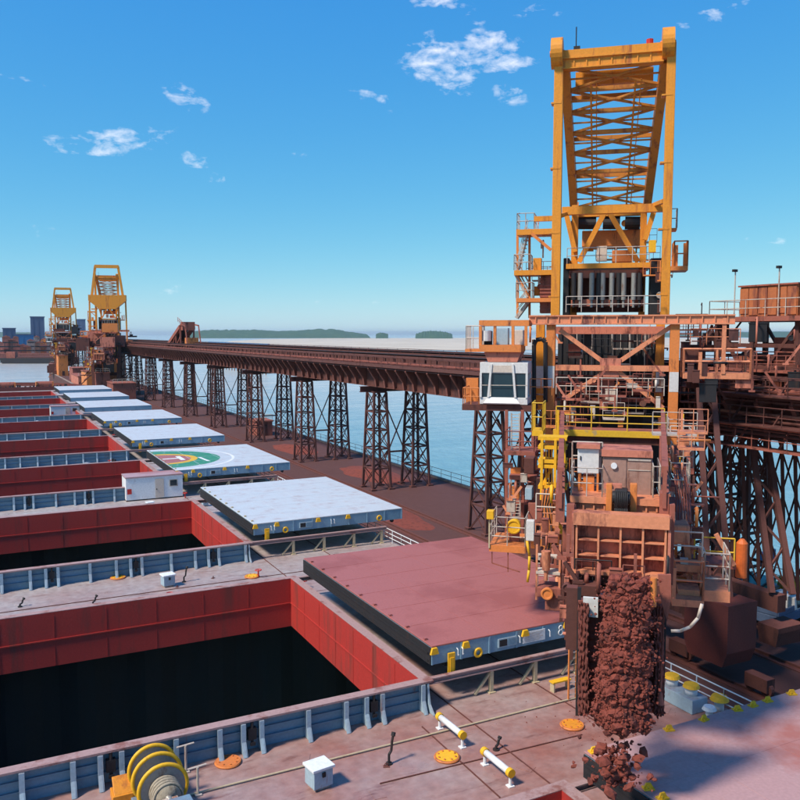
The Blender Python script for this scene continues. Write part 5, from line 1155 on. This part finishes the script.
def truck(px, py, rz, body, cabc, lab):
    p = G(px, py, ZQ); t = thing('pickup_truck', lab, 'truck', p, rz, group='vehicles on the quay')
    put('body', MB().bx(-2.4, 2.4, -.9, .9, .45, 1.05).bx(-2.4, -.4, -.9, -.8, 1.053, 1.45).bx(-2.4, -.4, .8, .9, 1.053, 1.45).bx(-2.4, -2.3, -.8, .8, 1.053, 1.45).mesh('body', body), t, bevel=.06)
    c = put('cabin', MB().prism([(-.3, -.85, 1.053), (1.5, -.85, 1.053), (1.0, -.75, 1.85), (-.2, -.75, 1.85)], (0, 1.62, 0)).mesh('cabin', cabc), t, bevel=.05); put('window', MB().prism([(.0, -.87, 1.15), (1.25, -.87, 1.15), (.9, -.8, 1.7), (.0, -.8, 1.7)], (0, .02, 0)).mesh('window', 'glass'), c)
    for x in (-1.5, 1.5):
        for y in (-.9, .9):
            w = put('wheel', MB().tube((x, y - .12, .38), (x, y + .12, .38), .38, 18).mesh('wheel', 'dark'), t); put('rim', MB().tube((x, y - .13, .38), (x, y + .13, .38), .2, 14).mesh('rim', 'drum_steel'), w)
    for y in (-.65, .65): put('headlight', MB().bx(2.4, 2.43, y - .15, y + .15, .75, .92).mesh('headlight', 'mark_white'), t)
truck(796, 606, R(60), 'bright_yellow', 'bright_yellow', 'yellow pickup truck parked on the quay under the trestle'); truck(784, 622, R(10), 'blue_wall', 'white_paint', 'dark blue pickup truck with white cabin on the quay')
for q, y in enumerate(range(60, 300, 20)):
    p = thing('quay_bollard', 'rusty mooring bollard on the quay kerb beside the ship', 'bollard', (QX0 + 1.1, y, ZQ), group='bollards along the quay edge')
    put('stem', MB().tube((0, 0, 0), (0, 0, .6), .28, 14).mesh('stem', 'rust'), p); put('head', MB().tube((0, 0, .6), (0, 0, .85), .4, 14, .34).mesh('head', 'rust'), p)
fe = thing('quay_fence', 'thin rusty railing along the water side of the quay', 'railing', (QX1 - .2, 100, ZQ), wc=True)
for y in range(20, 440, 20): m = MB(); rail_mb(m, [(QX1 - .2, y, ZQ + .25), (QX1 - .2, y + 20, ZQ + .25)], 1.1, 2.5, .03, (.5,), 4); put('rail_section', m.mesh('rail_section', 'rust'), fe)
for k, (x, y, w, d, h, mt, lab) in enumerate(((47, 150, 3, 5, 2.6, 'rust', 'rusty brown site hut under the trestle'), (36, 245, 6, 12, 5, 'rust', 'big rust brown transfer box on the quay before the far loader'), (35, 300, 6, 16, 6, 'orange', 'orange brown steel block on the quay between the two far loaders'),
                                              (36, 360, 5, 14, 5, 'rust', 'brown steel block on the quay close to the farthest loader'), (41, 330, 4, 10, 9, 'dark_rust', 'tall dark steel box by the trestle between far loaders'), (33.5, 268, 4, 9, 7, 'rust', 'rust brown sheeted box at the foot of the nearer distant loader'), (34, 405, 4, 12, 9, 'orange', 'orange sheeted box at the foot of the farthest loader'), (33.6, 330, 3.4, 26, 3.4, 'salmon', 'long low pinkish steel store on the quay edge past the bow'), (34, 440, 5, 8, 4, 'salmon', 'pinkish steel block at the very end of the berth'))):
    t = thing('steel_hut', lab, 'hut', (x, y, ZQ), group='steel huts on the quay')
    put('wall', MB().bx(-w / 2, w / 2, -d / 2, d / 2, .003, h).mesh('wall', mt), t); put('roof', MB().bx(-w / 2 - .2, w / 2 + .2, -d / 2 - .2, d / 2 + .2, h + .002, h + .25).mesh('roof', 'rust'), t)
    put('door', MB().bx(-.5, .5, -d / 2 - .06, -d / 2 - .003, .05, 2.1).mesh('door', 'dark_rust'), t); m = MB(); rail_mb(m, [(-w / 2, -d / 2, h + .25), (w / 2, -d / 2, h + .25)], 1.1, 1.2, .05); put('railing', m.mesh('railing', 'cream'), t)

# ================================================================== FAR TERMINAL ACROSS THE WATER (left)
def far(px, dist): d = ray(px, 340); v = Vector((d.x, d.y, 0)).normalized() * dist; return v
fa, fb = far(-60, 900), far(75, 900)
fq = thing('far_pier', 'reddish pier across the water at the far shore', 'pier', (fa + fb) / 2 + Vector((0, 0, ZW)), wc=True)
dirx = (fb - fa).normalized(); nrm = Vector((-dirx.y, dirx.x, 0)); nrm = nrm if nrm.y > 0 else -nrm
m = MB().bar(fa + Vector((0, 0, -6)), fb + Vector((0, 0, -6)), 30, 5); put('pier_deck', m.mesh('pier_deck', 'rust'), fq)
rg = random.Random(21); L0 = (fb - fa).length
for q in range(40):
    p = fa.lerp(fb, q / 39) - nrm * 13; put('pile', MB().tube(p + Vector((0, 0, ZW - 2)), p + Vector((0, 0, -8)), 1.1, 8).mesh('pile', 'dark_rust'), fq)
for q in range(34):
    p = fa.lerp(fb, (q + rg.random()) / 34); w = rg.uniform(3, 9); h = rg.uniform(4, 16); mt = rg.choice(('rust', 'dark_rust', 'salmon', 'orange', 'rust', 'concrete'))
    t = thing('terminal_shed', {'rust': 'small rust red', 'dark_rust': 'small dark brown', 'salmon': 'small pinkish', 'orange': 'small orange rusty', 'concrete': 'small pale'}[mt] + (' tall tower' if h > 11 else ' low shed' if h < 7 else ' shed') + ' on the far pier across the water', 'shed', (p.x, p.y, -3.5), math.atan2(dirx.y, dirx.x), group='sheds on the far pier')
    put('wall', MB().bx(-w / 2, w / 2, -4, 4, .01, h).mesh('wall', mt), t); put('roof', MB().prism([(-w / 2 - .3, -4.3, h), (w / 2 + .3, -4.3, h), (0, -4.3, h + w * .25)], (0, 8.6, 0)).mesh('roof', 'rust'), t)
    m = MB()
    for z in range(1, int(h / 4) + 1): m.bx(-w / 2 + .6, w / 2 - .6, -4.05, -4.003, z * 4 - 2, z * 4 - .8)
    put('window_band', m.mesh('window_band', 'dark'), t)
def block(px0, px1, pyt, dist, lab, mt, dep=20):
    a, b = far(px0, dist), far(px1, dist); h = (333.6 - pyt) / F * dist + CZ; w = (b - a).length; c = (a + b) / 2
    t = thing('blue_building', lab, 'building', (c.x, c.y, -3), math.atan2((b - a).y, (b - a).x), group='blue buildings on the far shore'); h += 3
    put('wall', MB().bx(-w / 2, w / 2, 0, dep, .01, h).mesh('wall', mt), t); put('roof', MB().bx(-w / 2 - .5, w / 2 + .5, -.5, dep + .5, h + .01, h + .9).mesh('roof', 'blue_wall'), t)
    for q in range(max(2, int(w / 5))): x = -w / 2 + 2.5 + q * 5; put('cladding_rib', MB().bx(x - .3, x + .3, -.3, -.01, .5, h - .5).mesh('cladding_rib', mt), t)
block(3, 16, 329.5, 930, 'low dark blue building on the far shore', 'blue_wall'); block(31, 45, 319, 930, 'tall dark blue tower building on the far shore', 'blue_wall'); block(15, 34, 335, 925, 'long bright blue roofed shed between the dark blue buildings', 'bright_blue')
block(77, 86, 321, 1200, 'grey blue tower seen between the two far loaders', 'blue_wall'); 
# moored barge under the far pier
p0, p1 = far(2, 850), far(58, 830); d = (p1 - p0).normalized(); L1 = (p1 - p0).length
t = thing('moored_barge', 'long dark barge moored in front of the far pier', 'barge', (p0.x, p0.y, ZW), math.atan2(d.y, d.x))
put('hull', MB().prism([(0, 0, -1), (L1, 0, -1), (L1 + 4, 0, 5), (-4, 0, 5)], (0, 12, 0)).mesh('hull', 'dark'), t); put('deckhouse', MB().bx(2, 10, 3, 9, 5.01, 11).mesh('deckhouse', 'rust'), t); put('cargo_rail', MB().bx(12, L1, 1, 11, 5.01, 6.2).mesh('cargo_rail', 'dark_rust'), t)
# bright blue water craft roofs: covered belt gallery beyond the trestle
p0, p1 = far(206, 700), far(266, 560); d = p1 - p0
t = thing('covered_gallery', 'bright blue roofed conveyor gallery low over the water behind the trestle', 'gallery', (p0.x, p0.y, ZW), math.atan2(d.y, d.x)); L1 = d.length
m = MB()
for q in range(int(L1 / 7) + 1):
    put('pier_post', MB().tube((q * 7, 2, -3), (q * 7, 2, 17), .5, 8).mesh('pier_post', 'concrete'), t)
put('gallery_wall', MB().bx(0, L1, 0, 4, 17.01, 19.5).mesh('gallery_wall', 'bright_blue'), t); put('gallery_roof', MB().prism([(0, -.6, 19.51), (0, 4.6, 19.51), (0, 2, 21)], (L1, 0, 0)).mesh('gallery_roof', 'bright_blue'), t)

# ------------------------------------------------------------------ pipes, conduits, boxes and plates that crowd the loader
rg = random.Random(77)
def clutter(x0, y0, x1, y1, v0, v1, n, mts, big=1.0):
    for q in range(n):
        px, py, v = rg.uniform(x0, x1), rg.uniform(y0, y1), rg.uniform(v0, v1); p = LP(px, py, v); k = rg.random(); mt = rg.choice(mts)
        if k < .3:
            l = rg.uniform(.5, 1.8) * big; r = rg.uniform(.025, .07); e = Vector((l, 0, 0)) if rg.random() < .5 else Vector((0, 0, l)); m = MB().path([p, p + e, p + e + Vector((0, .4, -.12))], r, 7); lput('pipe', m, mt, smooth=True)
        elif k < .55:
            w, h, d = rg.uniform(.12, .45) * big, rg.uniform(.15, .55) * big, rg.uniform(.12, .3); m = MB().bx(p.x - w, p.x + w, p.y, p.y + d, p.z - h, p.z + h); m.bx(p.x - w * 1.08, p.x + w * 1.08, p.y - .03, p.y + d, p.z + h * .9, p.z + h * 1.05); lput('equipment_case', m, mt, bevel=.015)
        elif k < .75:
            l = rg.uniform(.8, 1.8) * big; a = rg.choice((0, 0, .6, -.6)); e = Vector((math.sin(a) * l, 0, math.cos(a) * l)); m = MB().bar(p, p + e, .09, .12).bx(p.x - .16, p.x + .16, p.y - .07, p.y + .07, p.z - .05, p.z + .05); lput('strut', m, mt if mt not in ('cream', 'rail_grey', 'dark') else 'rust')
        elif k < .88:
            w = rg.uniform(.5, 1.3) * big; m = MB().bx(p.x - w, p.x + w, p.y, p.y + .8, p.z - .04, p.z + .04); rail_mb(m, [(p.x - w, p.y + .03, p.z + .04), (p.x + w, p.y + .03, p.z + .04)], .9, .5, .02); lput('step_grating', m, mt)
        else:
            r = rg.uniform(.1, .24); m = MB().tube(p, p + Vector((0, .3, 0)), r, 14); m.ring(p, (0, 1, 0), r, .03, 16, 5); lput('pulley', m, mt)
WARM = ('rust', 'salmon', 'pink_orange', 'orange', 'dark_rust', 'rust', 'rail_grey')
clutter(556, 372, 664, 430, 46.8, 49.5, 40, ('rust', 'pink_orange', 'salmon', 'rail_grey', 'orange', 'cream'), .7)
clutter(684, 330, 800, 400, 48, 53, 34, ('dark_rust', 'rust', 'trestle', 'salmon', 'dark'), 1.1)
for q in range(9):
    x = 690 + q * 13; m = MB(); lbar(m, x, 400, 57, x + 4, 600, 57, .2); lput('lattice_leg', m, 'dark_rust')
    for z in range(4): m = MB(); lbar(m, x + z * .8, 405 + z * 45, 57.1, x + 13 + z * .8, 448 + z * 45, 57.1, .1); lput('lattice_brace', m, 'dark_rust'); m = MB(); lbar(m, x + 13 + z * .8, 405 + z * 45, 57.1, x + z * .8, 448 + z * 45, 57.1, .1); lput('lattice_brace', m, 'dark_rust')
for (x0, y, x1, v, mt) in ((556, 395, 664, 48, 'cream'), (670, 448, 694, 37.8, 'cream'), (672, 560, 702, 28.6, 'cream'), (536, 520, 560, 30, 'cream'), (572, 470, 602, 28.4, 'rail_grey'), (690, 345, 740, 52, 'pink_orange'), (700, 372, 800, 52, 'rust'), (530, 395, 552, 49, 'orange')): lrail(x0, y, x1, v, 0, .95, mt, .8, r=.028)
clutter(558, 338, 662, 428, 51.5, 54, 46, ('rust', 'dark_rust', 'salmon', 'rail_grey', 'dark', 'pink_orange'))
clutter(566, 214, 648, 262, 62, 64, 16, ('yellow', 'orange', 'dark', 'cream'), .8)
clutter(652, 270, 672, 312, 57, 59, 7, ('dark_rust', 'orange', 'rail_grey'), .8)
clutter(535, 235, 551, 312, 57.5, 59, 12, ('yellow', 'orange', 'rust', 'rail_grey'), .7)
clutter(668, 430, 694, 520, 33, 42, 34, WARM, .7)
clutter(672, 520, 700, 590, 29, 31, 22, WARM, .55)
clutter(536, 500, 570, 600, 28.5, 33, 34, WARM + ('bright_yellow',), .5)
clutter(560, 540, 574, 640, 25, 27, 14, ('rust', 'dark_rust', 'salmon'), .45)
clutter(505, 455, 538, 545, 40, 42.5, 24, WARM + ('stay_blue',), .6)
clutter(530, 330, 548, 440, 51, 53, 14, WARM + ('yellow',), .6)
clutter(572, 476, 660, 500, 28.5, 29.2, 14, WARM, .4)
clutter(684, 330, 740, 352, 56, 62, 16, ('dark_rust', 'rust', 'trestle'), 1.2)
clutter(684, 384, 760, 440, 53, 58, 30, ('dark_rust', 'rust', 'trestle', 'dark'), 1.3)
clutter(572, 576, 668, 600, 25.2, 26, 14, ('dark_rust', 'rust', 'dark'), .5)
# ------------------------------------------------------------------ sea haze
hz = MB().bx(-25000, 25000, -25000, 25000, -17.6, 62).build('haze', 'dark'); hz.data.materials.clear()
hm = bpy.data.materials.new('haze'); hm.use_nodes = True; nt = hm.node_tree; nt.nodes.clear()
o = nt.nodes.new('ShaderNodeOutputMaterial'); v = nt.nodes.new('ShaderNodeVolumePrincipled'); v.inputs['Color'].default_value = (.80, .90, 1, 1); v.inputs['Density'].default_value = .00006; v.inputs['Anisotropy'].default_value = .2
nt.links.new(v.outputs[0], o.inputs['Volume']); hz.data.materials.append(hm); stuff(hz); hz.display_type = 'WIRE'
tag(hz, 'thin pale sea haze in the air over the whole bay', 'haze')
